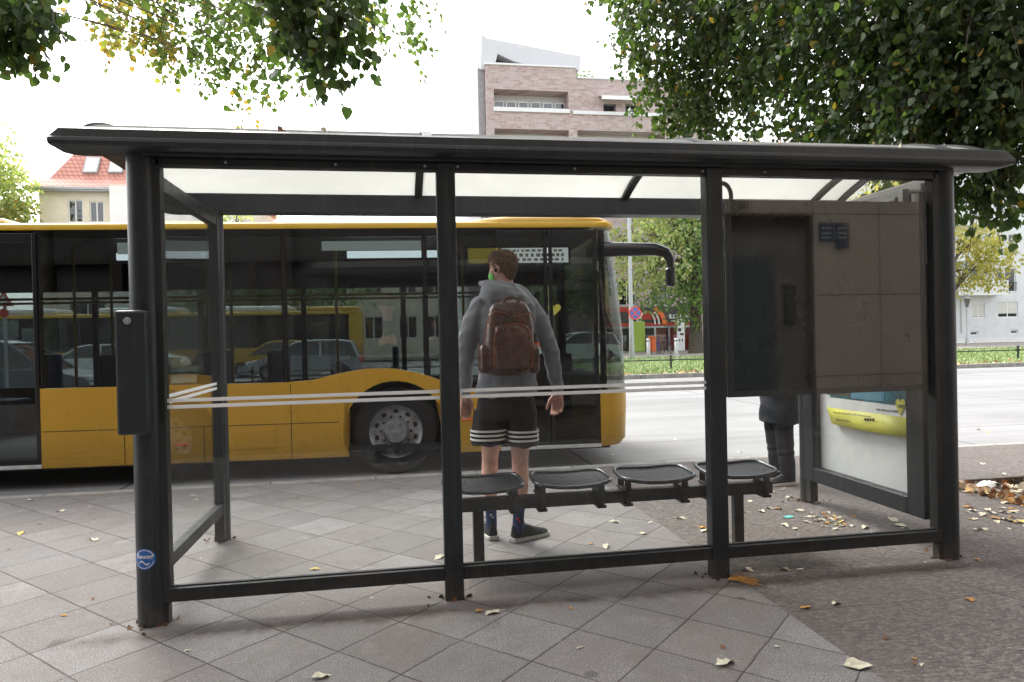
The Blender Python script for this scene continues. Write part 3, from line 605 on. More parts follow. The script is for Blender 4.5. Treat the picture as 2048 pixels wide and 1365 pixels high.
# ---------------------------------------------------------------- bench
bn = empty('bench', (2.5, .52, 0), 0, 'dark bench of four perforated metal seats on one steel beam inside the shelter', 'bench')
m = MB(); m.box(-1.02, 1.09, -.035, .035, .325, .40); m.build('beam', fo, bn, bevel=.005)
for x in (-.82, .86):
    m = MB(); m.box(x-.032, x+.032, -.025, .025, 0, .325); m.build('leg', fo, bn, bevel=.004)
def seat_mesh():
    NX, NY, wx, wy = 30, 22, .235, .175
    def srf(u, v):          # u,v in -1..1
        k = .93 if abs(u) > 0 else 1
        x = u*wx*(1-.05*v*v); y = v*wy*(1-.06*u*u); z = .022*u*u*(1)+.012*v+.010*v*v
        return Vector((x, y, z))
    m = MB(); fs = []; vv = {}
    def pt(i, j):
        if (i, j) not in vv: vv[i, j] = m.bm.verts.new(srf(-1+2*i/NX, -1+2*j/NY))
        return vv[i, j]
    for i in range(NX):
        for j in range(NY): fs.append(m.bm.faces.new((pt(i, j), pt(i+1, j), pt(i+1, j+1), pt(i, j+1))))
    inner = [f for k, f in enumerate(fs) if 1 <= k//NY < NX-1 and 1 <= k % NY < NY-1]
    m.bm.normal_update(); bmesh.ops.inset_individual(m.bm, faces=inner, thickness=.0046, use_even_offset=True); bmesh.ops.delete(m.bm, geom=inner, context='FACES')
    return m, srf
for i, x in enumerate((-.79, -.25, .29, .84)):
    if i == 0:
        m, srf = seat_mesh(); s0 = m.build('seat', M['seat_metal'], bn, fixn=False); s0.location = (x, -.02, .475); md = s0.modifiers.new('s', 'SOLIDIFY'); md.thickness = .003
        pts = []
        for t in np.linspace(0, 2*math.pi, 48, endpoint=False):
            c, s = math.cos(t), math.sin(t); e = .45; u = math.copysign(abs(c)**e, c); v = math.copysign(abs(s)**e, s); pts.append(srf(u, v)*1.0)
        rm = MB(); pts2 = [Vector(p) for p in pts]; rings = []
        n = len(pts2)
        for q in range(n):
            tn = (pts2[(q+1) % n]-pts2[q-1]).normalized(); sd = tn.cross(Vector((0, 0, 1))).normalized(); uu = sd.cross(tn)
            rings.append([pts2[q]+(sd*math.cos(a)+uu*math.sin(a))*.0125 for a in np.linspace(0, 2*math.pi, 8, endpoint=False)])
        rm.loft(rings, loop=True); rm.build('rim', M['seat_rim'], s0, smooth=60)
        for sx in (-1, 1):
            bm_ = MB(); bm_.box(sx*.185-.02, sx*.185+.02, -.055, -.045, -.10, .012); bm_.box(sx*.185-.02, sx*.185+.02, .085, .095, -.10, .012); bm_.box(sx*.185-.028, sx*.185+.028, -.06, .10, -.165, -.148); bm_.box(sx*.185-.028, sx*.185+.028, -.06, .10, -.072, -.06); bm_.box(sx*.185-.012, sx*.185+.012, -.06, -.052, -.165, -.06)
            bm_.build('bracket', fo, s0, bevel=.002)
    else:
        c = copy_tree(s0, bn); c.location = (x, -.02, .475)

# ================================================================ THE BUS
bus = empty('city_bus', (1.2, 4.066, ROADZ), R(-3.39), 'yellow city bus with a tall black window band driving past close behind the shelter', 'bus')
BL, BW = -8.6, 2.55
DX0, DX1 = -4.95, -3.62       # middle door
F0, F1 = 1.15, 2.28           # front door
def belt(x):
    pts = [(-9, 1.06), (-1.15, 1.045), (-.85, 1.065), (-.6, 1.125), (-.3, 1.17), (0, 1.165), (.3, 1.10), (.55, 1.0), (.8, .9), (1.0, .885), (3, .885)]
    for (a, za), (b, zb) in zip(pts, pts[1:]):
        if a <= x <= b: t = (x-a)/(b-a); t = t*t*(3-2*t) if False else t; return za+(zb-za)*t
def arch_poly(x0, x1, wx, r, ztop=None):
    p = [(x0, .225)]
    a = [(wx+r*math.cos(t), .47+r*math.sin(t)) for t in np.linspace(math.pi+.46, -.46, 26)]
    if x0 < wx-r and x1 > wx+r: p += [(a[0][0], .225)]+a+[(a[-1][0], .225)]
    p.append((x1, .225)); xs = np.linspace(x1, x0, 60); p += [(x, belt(x)) for x in xs]; return p
m = MB(); m.prism(arch_poly(DX1, F0, 0, .56), 'y', 0, .05); m.build('body_side', M['yellow'], bus, smooth=30)
m = MB(); m.prism(arch_poly(BL, DX0, -6.5, .56), 'y', 0, .05); m.build('body_side', M['yellow'], bus, smooth=30)
m = MB(); m.box(DX1+.02, -.6, -.002, .001, .600, .606); m.box(.6, F0-.02, -.002, .001, .600, .606); m.box(-2.005, -1.999, -.002, .001, .23, .60); m.box(-1.105, -1.099, -.002, .001, .23, 1.03); m.box(-2.805, -2.799, -.002, .001, .23, 1.03); m.build('panel_seam', M['bus_dark'], bus)
# front corner and front face, rounded in plan
def plan(xf, r, n=10):
    return [(xf-r+r*math.sin(t), r-r*math.cos(t)) for t in np.linspace(0, math.pi/2, n)]+[(xf-.25+.25*math.cos(t), BW-.25+.25*math.sin(t)) for t in np.linspace(0, math.pi/2, n)]
def shell(zs, name, mat, xb=F1, closed_back=True):
    rings = []
    for z, xf, ins in zs:
        p = plan(xf, .28); rings.append([(max(x, xb), y+ins*(1 if y < 1 else -1 if y > 1.6 else 0), z) for x, y in [(xb, 0)]+p+[(xb, BW)]])
    m = MB(); m.loft(rings); return m.build(name, mat, bus, smooth=50)
shell([(.235, 2.56, 0), (.30, 2.62, 0), (.7, 2.64, 0), (.845, 2.635, 0)], 'front_panel', M['yellow'])
fg = MB(); zs = [(.85, 2.632), (1.5, 2.61), (2.2, 2.54), (2.68, 2.47)]
rings = [[(x, y, z) for x, y in [(F1, 0)]+plan(xf, .28)+[(F1, BW)]] for z, xf in zs]; fg.loft([r for r in rings], close=False); bmesh.ops.delete(fg.bm, geom=[f for f in fg.bm.faces if f.calc_center_median().x < F1+.005], context='FACES')
fg.build('windscreen', M['bus_glass'], bus, smooth=50, fixn=False)
for yy in (.02, BW-.06): m = MB(); m.box(2.30, 2.36, yy, yy+.04, .85, 2.66); m.build('windscreen_pillar', M['bus_black'], bus)
m = MB(); m.box(2.0, 2.45, .35, BW-.2, .85, 1.02); m.build('dashboard', M['bus_dark'], bus, bevel=.03)
# cantrail and roof
m = MB(); prof = [(0, 2.69), (-.004, 2.72), (.012, 2.75), (.06, 2.768), (.5, 2.82), (1.275, 2.84), (2.05, 2.82), (2.49, 2.768), (2.538, 2.75), (2.554, 2.72), (2.55, 2.69)]
rings = [[(x, y, z) for y, z in prof] for x in (BL, 2.2, 2.38)]; rings.append([(2.46, 1.275+(y-1.275)*.97, 2.69+(z-2.69)*.75) for y, z in prof]); rings.append([(2.5, 1.275+(y-1.275)*.9, 2.69+(z-2.69)*.3) for y, z in prof])
m.loft(rings); m.build('roof', M['yellow_hot'], bus, smooth=40)
m = MB(); pr = [(.02, 2.74), (.03, 2.79), (.10, 2.83), (.4, 2.87), (2.15, 2.87), (2.45, 2.83), (2.52, 2.79), (2.53, 2.74)]
def sc(k): return [(1.275+(y-1.275)*(.9+.1*k), 2.74+(z-2.74)*k) for y, z in pr]
m.loft([[(x, y, z) for y, z in sc(k)] for x, k in ((.55, .15), (.95, .7), (1.3, 1), (2.1, 1), (2.32, .85), (2.44, .5), (2.5, .2))]); m.build('roof_hood', M['yellow'], bus, smooth=60)
m = MB(); m.box(-6.8, -4.2, .5, 2.05, 2.84, 2.90); m.build('roof_unit', M['white_paint'], bus, bevel=.04)
# near side glass: flush black-edged panes
gx = [BL, -7.2, -6.0, DX0]; g2 = [DX1, -2.6, -1.15, .35, F0]
for xs in (gx, g2):
    for a, b in zip(xs, xs[1:]):
        pl = [(a+.012, 2.685), (a+.012, belt(a+.01)+.004)]+[(x, belt(x)+.004) for x in np.linspace(a+.03, b-.03, 16)]+[(b-.012, belt(b-.01)+.004), (b-.012, 2.685)]
        m = MB(); m.prism(pl, 'y', .012, .018); m.build('side_window', M['bus_glass'], bus)
m = MB()
for x in gx+g2: m.box(x-.03, x+.03, .02, .05, .9, 2.69)
m.box(BL, DX0, .02, .045, 2.60, 2.69); m.box(DX1, F0, .02, .045, 2.60, 2.69)
m.build('window_pillars', M['bus_black'], bus)
# doors: two glazed leaves each
def door(x0, x1, name='door'):
    mid = (x0+x1)/2; o = None
    for a, b in ((x0, mid), (mid, x1)):
        m = MB(); m.box(a+.006, a+.05, .005, .045, .27, 2.66); m.box(b-.05, b-.006, .005, .045, .27, 2.66); m.box(a+.05, b-.05, .005, .045, .27, .33); m.box(a+.05, b-.05, .005, .045, 2.56, 2.66); o = m.build(name, M['bus_black'], bus, bevel=.006)
        m = MB(); m.box(a+.05, b-.05, .018, .024, .33, 2.56); m.build('door_glass', M['bus_glass'], o)
        m = MB(); m.cyl((a+.1, .10, .9), (a+.1, .10, 1.9), .013, 8); m.build('door_handle', M['yellow'], o, smooth=60)
    m = MB(); m.box(x0, x1, -.012, .3, .225, .262); m.build('door_sill', M['sill_white'], bus, bevel=.004)
door(F0, F1); door(DX0, DX1)
# far side wall with windows
m = MB(); m.box(BL, 2.3, BW-.05, BW, .225, .93); m.box(BL, 2.3, BW-.05, BW, 2.22, 2.70); xs = [BL, -7.0, -5.6, -4.2, -2.8, -1.4, 0, 1.2, 2.28]
for x in xs: m.box(x-.035, x+.035, BW-.05, BW, .93, 2.22)
m.build('far_side', M['bus_dark'], bus)
for a, b in zip(xs, xs[1:]):
    m = MB(); m.box(a+.035, b-.035, BW-.03, BW-.024, .93, 2.22); m.build('far_window', M['bus_far_glass'], bus)
m = MB(); m.box(BL, BL+.05, .05, BW-.05, .25, 2.7); m.build('rear_wall', M['bus_dark'], bus)
# interior
m = MB(); m.box(BL+.05, 2.3, .05, BW-.05, .26, .33); m.box(BL+.05, 2.25, .05, BW-.05, 2.60, 2.66); m.build('interior_floor', M['bus_grey'], bus)
for b in ((-.6, .6, .37, .66, .33, .98), (-.6, .6, BW-.66, BW-.37, .33, .98), (-7.1, -5.9, .37, .66, .33, .9)): m = MB(); m.box(*b); m.build('wheel_box', M['bus_dark'], bus, bevel=.03)
for x0, x1 in ((-3.1, -2.65), (-.55, .5), (-7.5, -6.4)): m = MB(); m.box(x0, x1, .62, .66, 2.44, 2.52); m.build('ceiling_lamp', M['lamp_white'], bus)
def bus_seat(x, y):
    m = MB(); m.box(x-.22, x+.22, y-.21, y+.21, .72, .80); m.box(x-.24, x-.17, y-.21, y+.21, .78, 1.38); m.box(x-.12, x+.08, y-.04, y+.04, .33, .72); m.build('passenger_seat', M['bus_seat'], bus, bevel=.03)
for x in (-3.0, -2.2, -1.4, -5.2, -4.4, .1, -6.2, -7): bus_seat(x, 2.2); 
for x in (-3.0, -2.2, -5.6, -1.4): bus_seat(x, 1.72)
for x in (-2.9, -1.9, -1.15): bus_seat(x, .42)
m = MB()
for x, y in ((-3.5, .5), (-3.5, 1.4), (-1.9, .75), (-.7, .75), (-5.0, .6), (.8, .9), (-2.4, 1.5), (1.1, .35)): m.cyl((x, y, .33), (x, y, 2.6), .017, 8)
for y in (.75, 1.6): m.cyl((-8, y, 2.02), (1.0, y, 2.02), .015, 8)
m.build('grab_rails', M['yellow_hot'], bus, smooth=60)
m = MB(); m.box(1.15, 1.2, 1.2, 2.45, .33, 2.2); m.box(1.2, 2.2, 1.2, 1.25, .33, 1.25); m.box(1.35, 1.75, 1.55, 2.05, .5, .95); m.box(1.3, 1.42, 1.55, 2.05, .95, 1.75); m.build('driver_cab', M['bus_dark'], bus, bevel=.02)
m = MB(); m.box(-3.35, -2.2, BW-.085, BW-.055, .72, .90); m.build('blue_notice', M['sign_blue'], bus)
# side destination display
dp = MB(); dp.box(.80, 1.98, .022, .05, 2.27, 2.49); dp = dp.build('destination_display', M['bus_black'], bus)
m = MB(); m.box(.83, 1.16, .019, .0215, 2.30, 2.465); m.build('route_field', M['display_yellow'], dp)
m = MB(); m.box(1.16, 1.95, .019, .0215, 2.30, 2.465); m.build('text_field', M['display_white'], dp)
m = MB(); rr = random.Random(3)
for z, hh in ((2.435, .012), (2.385, .018), (2.335, .014)):
    x = 1.22
    while x < 1.9: L = rr.uniform(.02, .05); m.box(x, x+L, .0165, .0188, z-hh, z+hh); x += L+rr.uniform(.012, .03)
m.build('display_rows', M['grey_print'], dp)
for x0, x1 in ((-.75, .38), (-2.85, -2.45)):
    m = MB(); m.box(x0, x1, .06, .075, 2.46, 2.56) if x0 > -1 else m.box(x0, x1, .06, .075, 2.44, 2.56); m.build('info_screen', M['display_white'], bus)
# wheels
def wheel(parent, x, y, r, w_, rimmat='rim', zc=None, out=-1, bolts=True):
    zc = r if zc is None else zc; prof = [(r*.62, 0), (r*.68, w_*.03), (r*.93, w_*.03), (r, w_*.15), (r, w_*.85), (r*.93, w_), (r*.6, w_)]
    m = MB(); rings = [[(x+a*math.cos(t), y-out*0+(b if out < 0 else -b), zc+a*math.sin(t)) for a, b in prof] for t in np.linspace(0, 2*math.pi, 36, endpoint=False)]
    m.loft([list(r_) for r_ in rings], loop=True); tw = m.build('wheel', M['rubber'], parent, smooth=40)
    s = 1 if out < 0 else -1
    m = MB(); prof2 = [(r*.63, w_*.02), (r*.60, w_*.08), (r*.56, w_*.14), (r*.50, w_*.20), (r*.3, w_*.16), (r*.26, w_*.02), (r*.1, -.0*w_), (.001, 0)]
    rings = [[(x+a*math.cos(t), y+s*b, zc+a*math.sin(t)) for a, b in prof2] for t in np.linspace(0, 2*math.pi, 36, endpoint=False)]
    rv = [[m.bm.verts.new(p) for p in rg] for rg in rings]
    for k in range(36):
        for i in range(7): m.bm.faces.new((rv[k][i], rv[(k+1) % 36][i], rv[(k+1) % 36][i+1], rv[k][i+1]))
    m.build('rim', M[rimmat], tw, smooth=40)
    if bolts:
        m = MB()
        for k in range(10):
            t = 2*math.pi*k/10; m.cyl((x+r*.35*math.cos(t), y+s*w_*.19, zc+r*.35*math.sin(t)), (x+r*.35*math.cos(t), y+s*w_*.08, zc+r*.35*math.sin(t)), .014, 6)
            m2 = t+math.pi/10; m.cyl((x+r*.46*math.cos(m2), y+s*w_*.19, zc+r*.46*math.sin(m2)), (x+r*.46*math.cos(m2), y+s*w_*.185, zc+r*.46*math.sin(m2)), .028, 10)
        m.build('bolts', M['black'], tw)
    return tw
for x in (0, -6.5):
    wheel(bus, x, .06, .47, .27, zc=.47); wheel(bus, x, BW-.06, .47, .27, zc=.47, out=1)
    m = MB(); m.prism([(x+.58*math.cos(t), .47+.58*math.sin(t)) for t in np.linspace(-.44, math.pi+.44, 24)], 'y', .345, .36); m.build('wheel_well', M['black'], bus)
m = MB(); m.box(BL, -.62, .08, BW-.06, .2, .26); m.box(.62, 2.4, .08, BW-.06, .2, .235); m.build('underbody', M['black'], bus)
m = MB(); m.box(-1.9, -1.25, -.003, -.0005, .34, .56); m.box(-1.88, -1.27, -.0055, -.003, .355, .545); m.build('service_flap', M['yellow'], bus, bevel=.002)
# lamps and small things
for x, z in ((-2.22, .42), (.79, .585)):
    m = MB(); m.box(x-.07, x+.07, -.012, .0, z-.012, z+.012); m.build('marker_lamp', M['orange'], bus, bevel=.004)
# mirror arm reaching forward
ma = MB(); ma.tube([(2.36, .02, 2.44), (2.6, -.05, 2.43), (2.9, -.12, 2.42), (3.02, -.14, 2.38), (3.07, -.15, 2.30), (3.07, -.15, 2.20)], [.085, .08, .072, .062, .05, .04], 12); ma = ma.build('mirror_arm', M['bus_black'], bus, smooth=60)
m = MB(); m.box(3.02, 3.11, -.21, -.08, 2.0, 2.22); m.build('mirror', M['bus_black'], ma, bevel=.03)
# heart sticker and notices in the front door glass
hp = [(1.78+.0045*16*math.sin(t)**3, 1.78+.0045*(13*math.cos(t)-5*math.cos(2*t)-2*math.cos(3*t)-math.cos(4*t))) for t in np.linspace(0, 2*math.pi, 32, endpoint=False)]
m = MB(); m.prism(hp, 'y', .0150, .0170); m.build('heart_sign', M['poster_yellow'], bus)

# ================================================================ PEOPLE
def hand(m, wr, dirv, side, palm_n, curl=.5, s=1.0):
    """wrist point, direction towards the fingers, side = direction of the thumb, palm normal; fingers curl towards palm_n"""
    d = Vector(dirv).normalized(); t = Vector(side); t = (t-d*t.dot(d)).normalized(); n = Vector(palm_n); n = (n-d*n.dot(d)-t*n.dot(t)).normalized(); wr = Vector(wr)
    m.limb([wr, wr+d*.03*s], [.024*s, .026*s])
    for q, L in ((-.03, .088), (-.01, .095), (.01, .094), (.028, .088)): m.limb([wr+d*.02*s+t*q*.6*s, wr+d*L*s+t*q*s], [.016*s, .0125*s], 10)
    for q, L, k in ((.031, .068, .8), (.0105, .078, 1), (-.0105, .073, 1.1), (-.030, .056, 1.25)):
        p = wr+d*.090*s+t*q*s; dd = d.copy(); pts = [p]; a = 0
        for j, f in enumerate((.42, .32, .26)):
            a += curl*k*(.45, .65, .5)[j]; v = d*math.cos(a)+n*math.sin(a); p = p+v*L*f*s; pts.append(p)
        m.limb(pts, [.0108*s, .0098*s, .009*s, .0078*s], 10)
    p = wr+d*.025*s+t*.022*s; v1 = (d*.75+t*.6+n*.25).normalized(); v2 = (d*.9+t*.25+n*.35).normalized(); m.limb([p, p+v1*.045*s, p+v1*.045*s+v2*.034*s, p+v1*.045*s+v2*.06*s], [.0155*s, .0125*s, .011*s, .009*s], 10)
def head(m, c, face, r=.1, tilt=0):
    """head with face direction `face` (unit, horizontal). c = centre of the skull"""
    c = Vector(c); f = Vector(face).normalized(); u = Vector((0, 0, 1)); s = f.cross(u)
    def P(a, b, h): return c+f*a*r+s*b*r+u*h*r
    m.limb([P(-.15, 0, .2), P(.15, 0, .25)], [r*.80, r*.78], 20)
    m.limb([P(.2, 0, -.1), P(.22, 0, -.5)], [r*.68, r*.55], 18); m.limb([P(.42, 0, -.55), P(.38, 0, -.95)], [r*.42, r*.3], 14)
    for k in (-1, 1):
        m.limb([P(.1, k*.48, -.45), P(.45, k*.22, -.95)], [r*.2, r*.2]); m.limb([P(.62, k*.25, -.25), P(.5, k*.5, -.3)], [r*.2, r*.18]); m.limb([P(.74, k*.12, .1), P(.6, k*.5, .12)], [r*.13, r*.1])
        e = P(-.05, k*.76, -.18); m.limb([e+u*r*.2, e+u*r*.05-f*r*.1, e-u*r*.2], [r*.09, r*.10, r*.07], 8); m.limb([e+u*r*.22+s*k*r*.06-f*r*.06, e-f*r*.14+s*k*r*.1], [r*.06, r*.05], 8)
        m.sphere(P(.72, k*.3, -.03), r*.1)
    m.limb([P(.84, 0, 0), P(.98, 0, -.28)], [r*.09, r*.12], 10); m.limb([P(.88, -.08, -.33), P(.88, .08, -.33)], [r*.09, r*.09], 8)
    m.limb([P(.8, -.15, -.58), P(.84, 0, -.56), P(.8, .15, -.58)], [r*.05, r*.07, r*.05], 8); m.limb([P(.79, -.13, -.66), P(.83, 0, -.67), P(.79, .13, -.66)], [r*.05, r*.07, r*.05], 8)
    return P
def ell(cx, cy, cz, rx, ry, n=28, e=1.0, rot=0, tx=0, ty=0):
    o = []
    for k in range(n):
        t = 2*math.pi*k/n; c, s = math.cos(t), math.sin(t); x = rx*math.copysign(abs(c)**e, c); y = ry*math.copysign(abs(s)**e, s)
        o.append((cx+x*math.cos(rot)-y*math.sin(rot), cy+x*math.sin(rot)+y*math.cos(rot), cz+tx*x+ty*y))
    return o
def shoe(parent, heel, toe_dir, L=.29, zs=0):
    d = Vector(toe_dir).normalized(); s = Vector((-d.y, d.x, 0)); h = Vector((heel[0], heel[1], zs))
    prof = [(-.02, .028, .5), (.03, .042, .9), (.35, .044, 1), (.6, .050, 1), (.8, .051, .9), (.93, .043, .7), (1.02, .022, .4)]
    def ring(t, wd, z, zz): p = h+d*(t*L); return [p-s*wd+Vector((0, 0, z)), p+s*wd+Vector((0, 0, z)), p+s*wd*.95+Vector((0, 0, zz)), p-s*wd*.95+Vector((0, 0, zz))]
    m = MB(); m.loft([ring(t, wd, .002+(.012 if t in (0, 1) else 0), .030 if t < .7 else .026) for t, wd, k in prof]); so = m.build('sole', M['sole'], parent, smooth=50, bevel=.004)
    m = MB()
    up = [(.0, .026, .118, .05), (.10, .038, .128, .05), (.30, .042, .118, .05), (.44, .046, .105, .045), (.6, .049, .080, .035), (.8, .048, .062, .03), (.95, .036, .048, .02), (1.0, .018, .038, .02)]
    rings = []
    for t, wd, top, _ in up:
        p = h+d*(t*L); rings.append([p+s*wd*math.cos(a)*(1 if math.sin(a) < .3 else .82)+Vector((0, 0, .022+max(0, (math.sin(a)+.35)/1.35)*(top-.022))) for a in np.linspace(-.6, math.pi+.6, 14)])
    m.loft(rings); us = m.build('shoe', M['shoe'], parent, smooth=60); md = us.modifiers.new('s', 'SUBSURF'); md.levels = md.render_levels = 2
    so.parent = us
    m = MB()
    for t in (.42, .5, .58): p = h+d*(t*L); z = .10-.06*(t-.3)/.3*1.0; m.tube([p-s*.022+Vector((0, 0, z)), p+Vector((0, 0, z+.008)), p+s*.022+Vector((0, 0, z))], .003, 5)
    p = h+d*(.38*L)+Vector((0, 0, .105)); m.tube([p, p+s*.03+Vector((0, 0, .03)), p+s*.055+d*.02+Vector((0, 0, .02)), p+s*.05+d*.03+Vector((0, 0, -.01)), p+s*.01]+[], .0028, 5)
    m.build('lace', M['lace'], us)
    return us

# ---- the young man with the rucksack, seen from behind, head turned to the left
MY = .93
man = empty('person', G(1015, 1086), 0, 'young man seen from behind in grey hoodie and black shorts, standing in the shelter', 'person')
MO = Vector(man.location)
def mp_(px, py, dy=0): return W(px, py, MY+dy)-MO
face = Vector((-.74, .67, 0)).normalized()
hc = mp_(1006, 535)
body = MB(); HP = head(body, hc, face, .102)
nb = mp_(1014, 598, .01); body.limb([hc+Vector((.0, -.005, -.05)), nb+Vector((0, 0, .01)), mp_(1014, 640)], [.058, .06, .07], 18)
shL, shR = mp_(953, 616), mp_(1066, 616); elL, elR = mp_(930, 706, -.02), mp_(1102, 704, -.02); wrL, wrR = mp_(930, 790, .06), mp_(1116, 784, .05)
pel = mp_(1012, 800)
body.loft([ell(0+mp_(1013, 600).x, 0, mp_(1013, 612).z, .12, .08), ell(mp_(1013, 640).x, 0, mp_(1013, 640).z, .15, .09), ell(mp_(1013, 720).x, 0, mp_(1013, 720).z, .145, .095), ell(mp_(1012, 800).x, 0, mp_(1012, 800).z, .16, .11), ell(pel.x, 0, pel.z-.08, .13, .09)])
body.limb([shL, elL, wrL], [.038, .038, .027]); body.limb([shR, elR, wrR], [.038, .038, .027])
hand(body, wrL, (.06, .12, -1), (.9, .4, 0), (.2, .9, .1), .35, 1.05); hand(body, wrR, (-.03, .1, -1), (-.85, .45, 0), (-.75, -.1, .1), .75, 1.05)
legs = []
for sx, px in ((-1, (984, 984, 983, 983, 987)), (1, (1040, 1040, 1041, 1041, 1036))):
    hip = mp_(px[0], 815); kn = mp_(px[1], 925, .01); cf = mp_(px[2], 972, -.015); an = mp_(px[4], 1045); thm = mp_(px[1], 880); low = mp_((px[3]+px[4])/2, 1015, 0)
    if sx < 0:
        for q in (kn, cf, an, low): q.y += .1
        thm.y += .05
    body.limb([hip, thm, kn, cf, low, an+Vector((0, 0, -.03))], [.070, .066, .055, .056, .040, .034], 18); legs.append((an, low))
bo = body.build('body', M['skin'], man, smooth=60); fuse(bo, .0055, 3)
# hair: short, thicker on top
hr = MB(); f = face; u = Vector((0, 0, 1)); s_ = f.cross(u); r = .102
def HPp(a, b, h): return hc+f*a*r+s_*b*r+u*h*r
hr.limb([HPp(-.2, 0, .25), HPp(.25, 0, .42)], [r*.87, r*.76], 20); hr.limb([HPp(-.38, 0, .1), HPp(-.42, 0, -.45)], [r*.70, r*.48], 20); hr.limb([HPp(.55, -.2, .75), HPp(.72, .25, .70)], [r*.3, r*.28], 12)
for k in (-1, 1): hr.limb([HPp(.0, k*.42, .3), HPp(.12, k*.50, .02)], [r*.42, r*.26], 12)
ho = hr.build('hair', M['hair'], man); fuse(ho, .006, 4)
noise_displace(ho, lambda c: .004*np.sin(c[:, 0]*130+3*np.sin(c[:, 2]*60))*np.sin(c[:, 2]*110+2*np.sin(c[:, 1]*90))+.002*rng.normal(size=len(c)))
me = ho.data; nv = len(me.vertices); co = np.empty(nv*3); me.vertices.foreach_get('co', co); co = co.reshape(-1, 3); no = np.empty(nv*3); me.vertices.foreach_get('normal', no); no = no.reshape(-1, 3)
idx = rng.choice(nv, 5200); P0 = co[idx]; Nn = no[idx]; flow = Nn*.5+np.array([f.x*.35, f.y*.35, -.75])*1.0+rng.normal(0, .25, (len(idx), 3)); topm = (P0[:, 2] > hc.z+.05)[:, None]; flow = np.where(topm, Nn*.9+np.array([f.x*.8, f.y*.8, .1])+rng.normal(0, .35, (len(idx), 3)), flow); flow /= np.linalg.norm(flow, axis=1)[:, None]
Ls = np.where(topm[:, 0], .016, .010)*rng.uniform(.5, 1.1, len(idx)); sdv = np.cross(flow, rng.normal(size=flow.shape)); sdv /= np.linalg.norm(sdv, axis=1)[:, None]
V = np.stack([P0-sdv*.0011, P0+sdv*.0011, P0+flow*Ls[:, None]], 1).reshape(-1, 3)
me2 = bpy.data.meshes.new('strands'); me2.from_pydata(V, [], np.arange(len(V)).reshape(-1, 3).tolist()); link('strands', me2, M['hair'], ho)
m = MB(); m.limb([HPp(.0, -.84, -.20), HPp(.02, -.86, -.32)], [.012, .008], 10); m.build('earphone', M['black'], man, smooth=60)
# face mask
m = MB(); rg = []
for h in np.linspace(-1.0, -.18, 7): 
    k = math.sin((h+1.0)/.82*math.pi)**.5 if 0 < (h+1)/.82 < 1 else 0
    rg.append([HPp((.68+.40*k)*math.cos(t)**.7 if abs(t) < 1.5 else 0, .60*math.sin(t), h) for t in np.linspace(-1.35, 1.35, 15)])
vs = [p for q in rg for p in q]; m.verts(vs, [(i*15+j, i*15+j+1, (i+1)*15+j+1, (i+1)*15+j) for i in range(6) for j in range(14)])
mk = m.build('face_mask', M['mask_green'], man, smooth=80); md = mk.modifiers.new('s', 'SOLIDIFY'); md.thickness = .003
# hoodie
hd = MB(); g = lambda y, x=1013: mp_(x, y)
tor = [(594, 1011, .07, .07), (603, 1012, .14, .085), (616, 1013, .195, .105), (632, 1013, .20, .115), (655, 1013, .19, .12), (700, 1013, .178, .125), (745, 1013, .185, .128), (775, 1013, .205, .135), (792, 1012, .212, .14)]
hd.loft([ell(g(y, x).x, 0, g(y).z, rx, ry, 32, .85) for y, x, rx, ry in tor])
for sh_, el_, wr_, k in ((shL, elL, wrL, -1), (shR, elR, wrR, 1)):
    up_ = wr_.lerp(el_, .06); hd.limb([sh_+Vector((-k*.03, 0, .012)), sh_.lerp(el_, .3)+Vector((k*.006, 0, 0)), el_, el_.lerp(wr_, .5), up_], [.068, .070, .060, .050, .040], 18)
# hood lying in folds round the neck
hx = mp_(1008, 590)
hd.loft([ell(mp_(1010, y).x+ox, oy, mp_(1010, y).z, rx, ry, 28, .9, 0, tx, ty) for y, ox, oy, rx, ry, tx, ty in ((618, .02, -.03, .15, .11, -.15, 0), (604, .01, -.05, .175, .13, -.18, 0), (590, -.005, -.05, .165, .13, -.18, 0), (576, -.02, -.035, .13, .115, -.16, 0), (568, -.025, -.01, .10, .09, -.14, 0))])
hd.limb([mp_(964, 590, -.03), mp_(985, 604, -.13), mp_(1020, 608, -.15), mp_(1050, 596, -.09)], [.02, .028, .032, .028], 12); hd.limb([mp_(962, 568, .0), mp_(972, 566, -.08), mp_(1008, 565, -.13), mp_(1028, 572, -.13), mp_(1044, 592, -.12)], [.017, .016, .015, .015, .014], 10); hd.limb([mp_(1030, 575, -.10), mp_(1050, 586, -.03), mp_(1056, 596, .02)], [.03, .034, .03], 12)
hh = hd.build('hoodie', M['hoodie'], man); fuse(hh, .008, 5)
def wr_fn(c):
    arm = np.abs(c[:, 0]-mp_(1013, 700).x) > .2
    w = .005*np.sin(c[:, 2]*26+24*np.abs(c[:, 0])+3.5*np.sin(c[:, 0]*17+c[:, 1]*11))+.003*np.sin(c[:, 2]*70-26*c[:, 0]+3*np.sin(c[:, 1]*30))
    return w*np.where(arm, .85, .7)
noise_displace(hh, wr_fn)
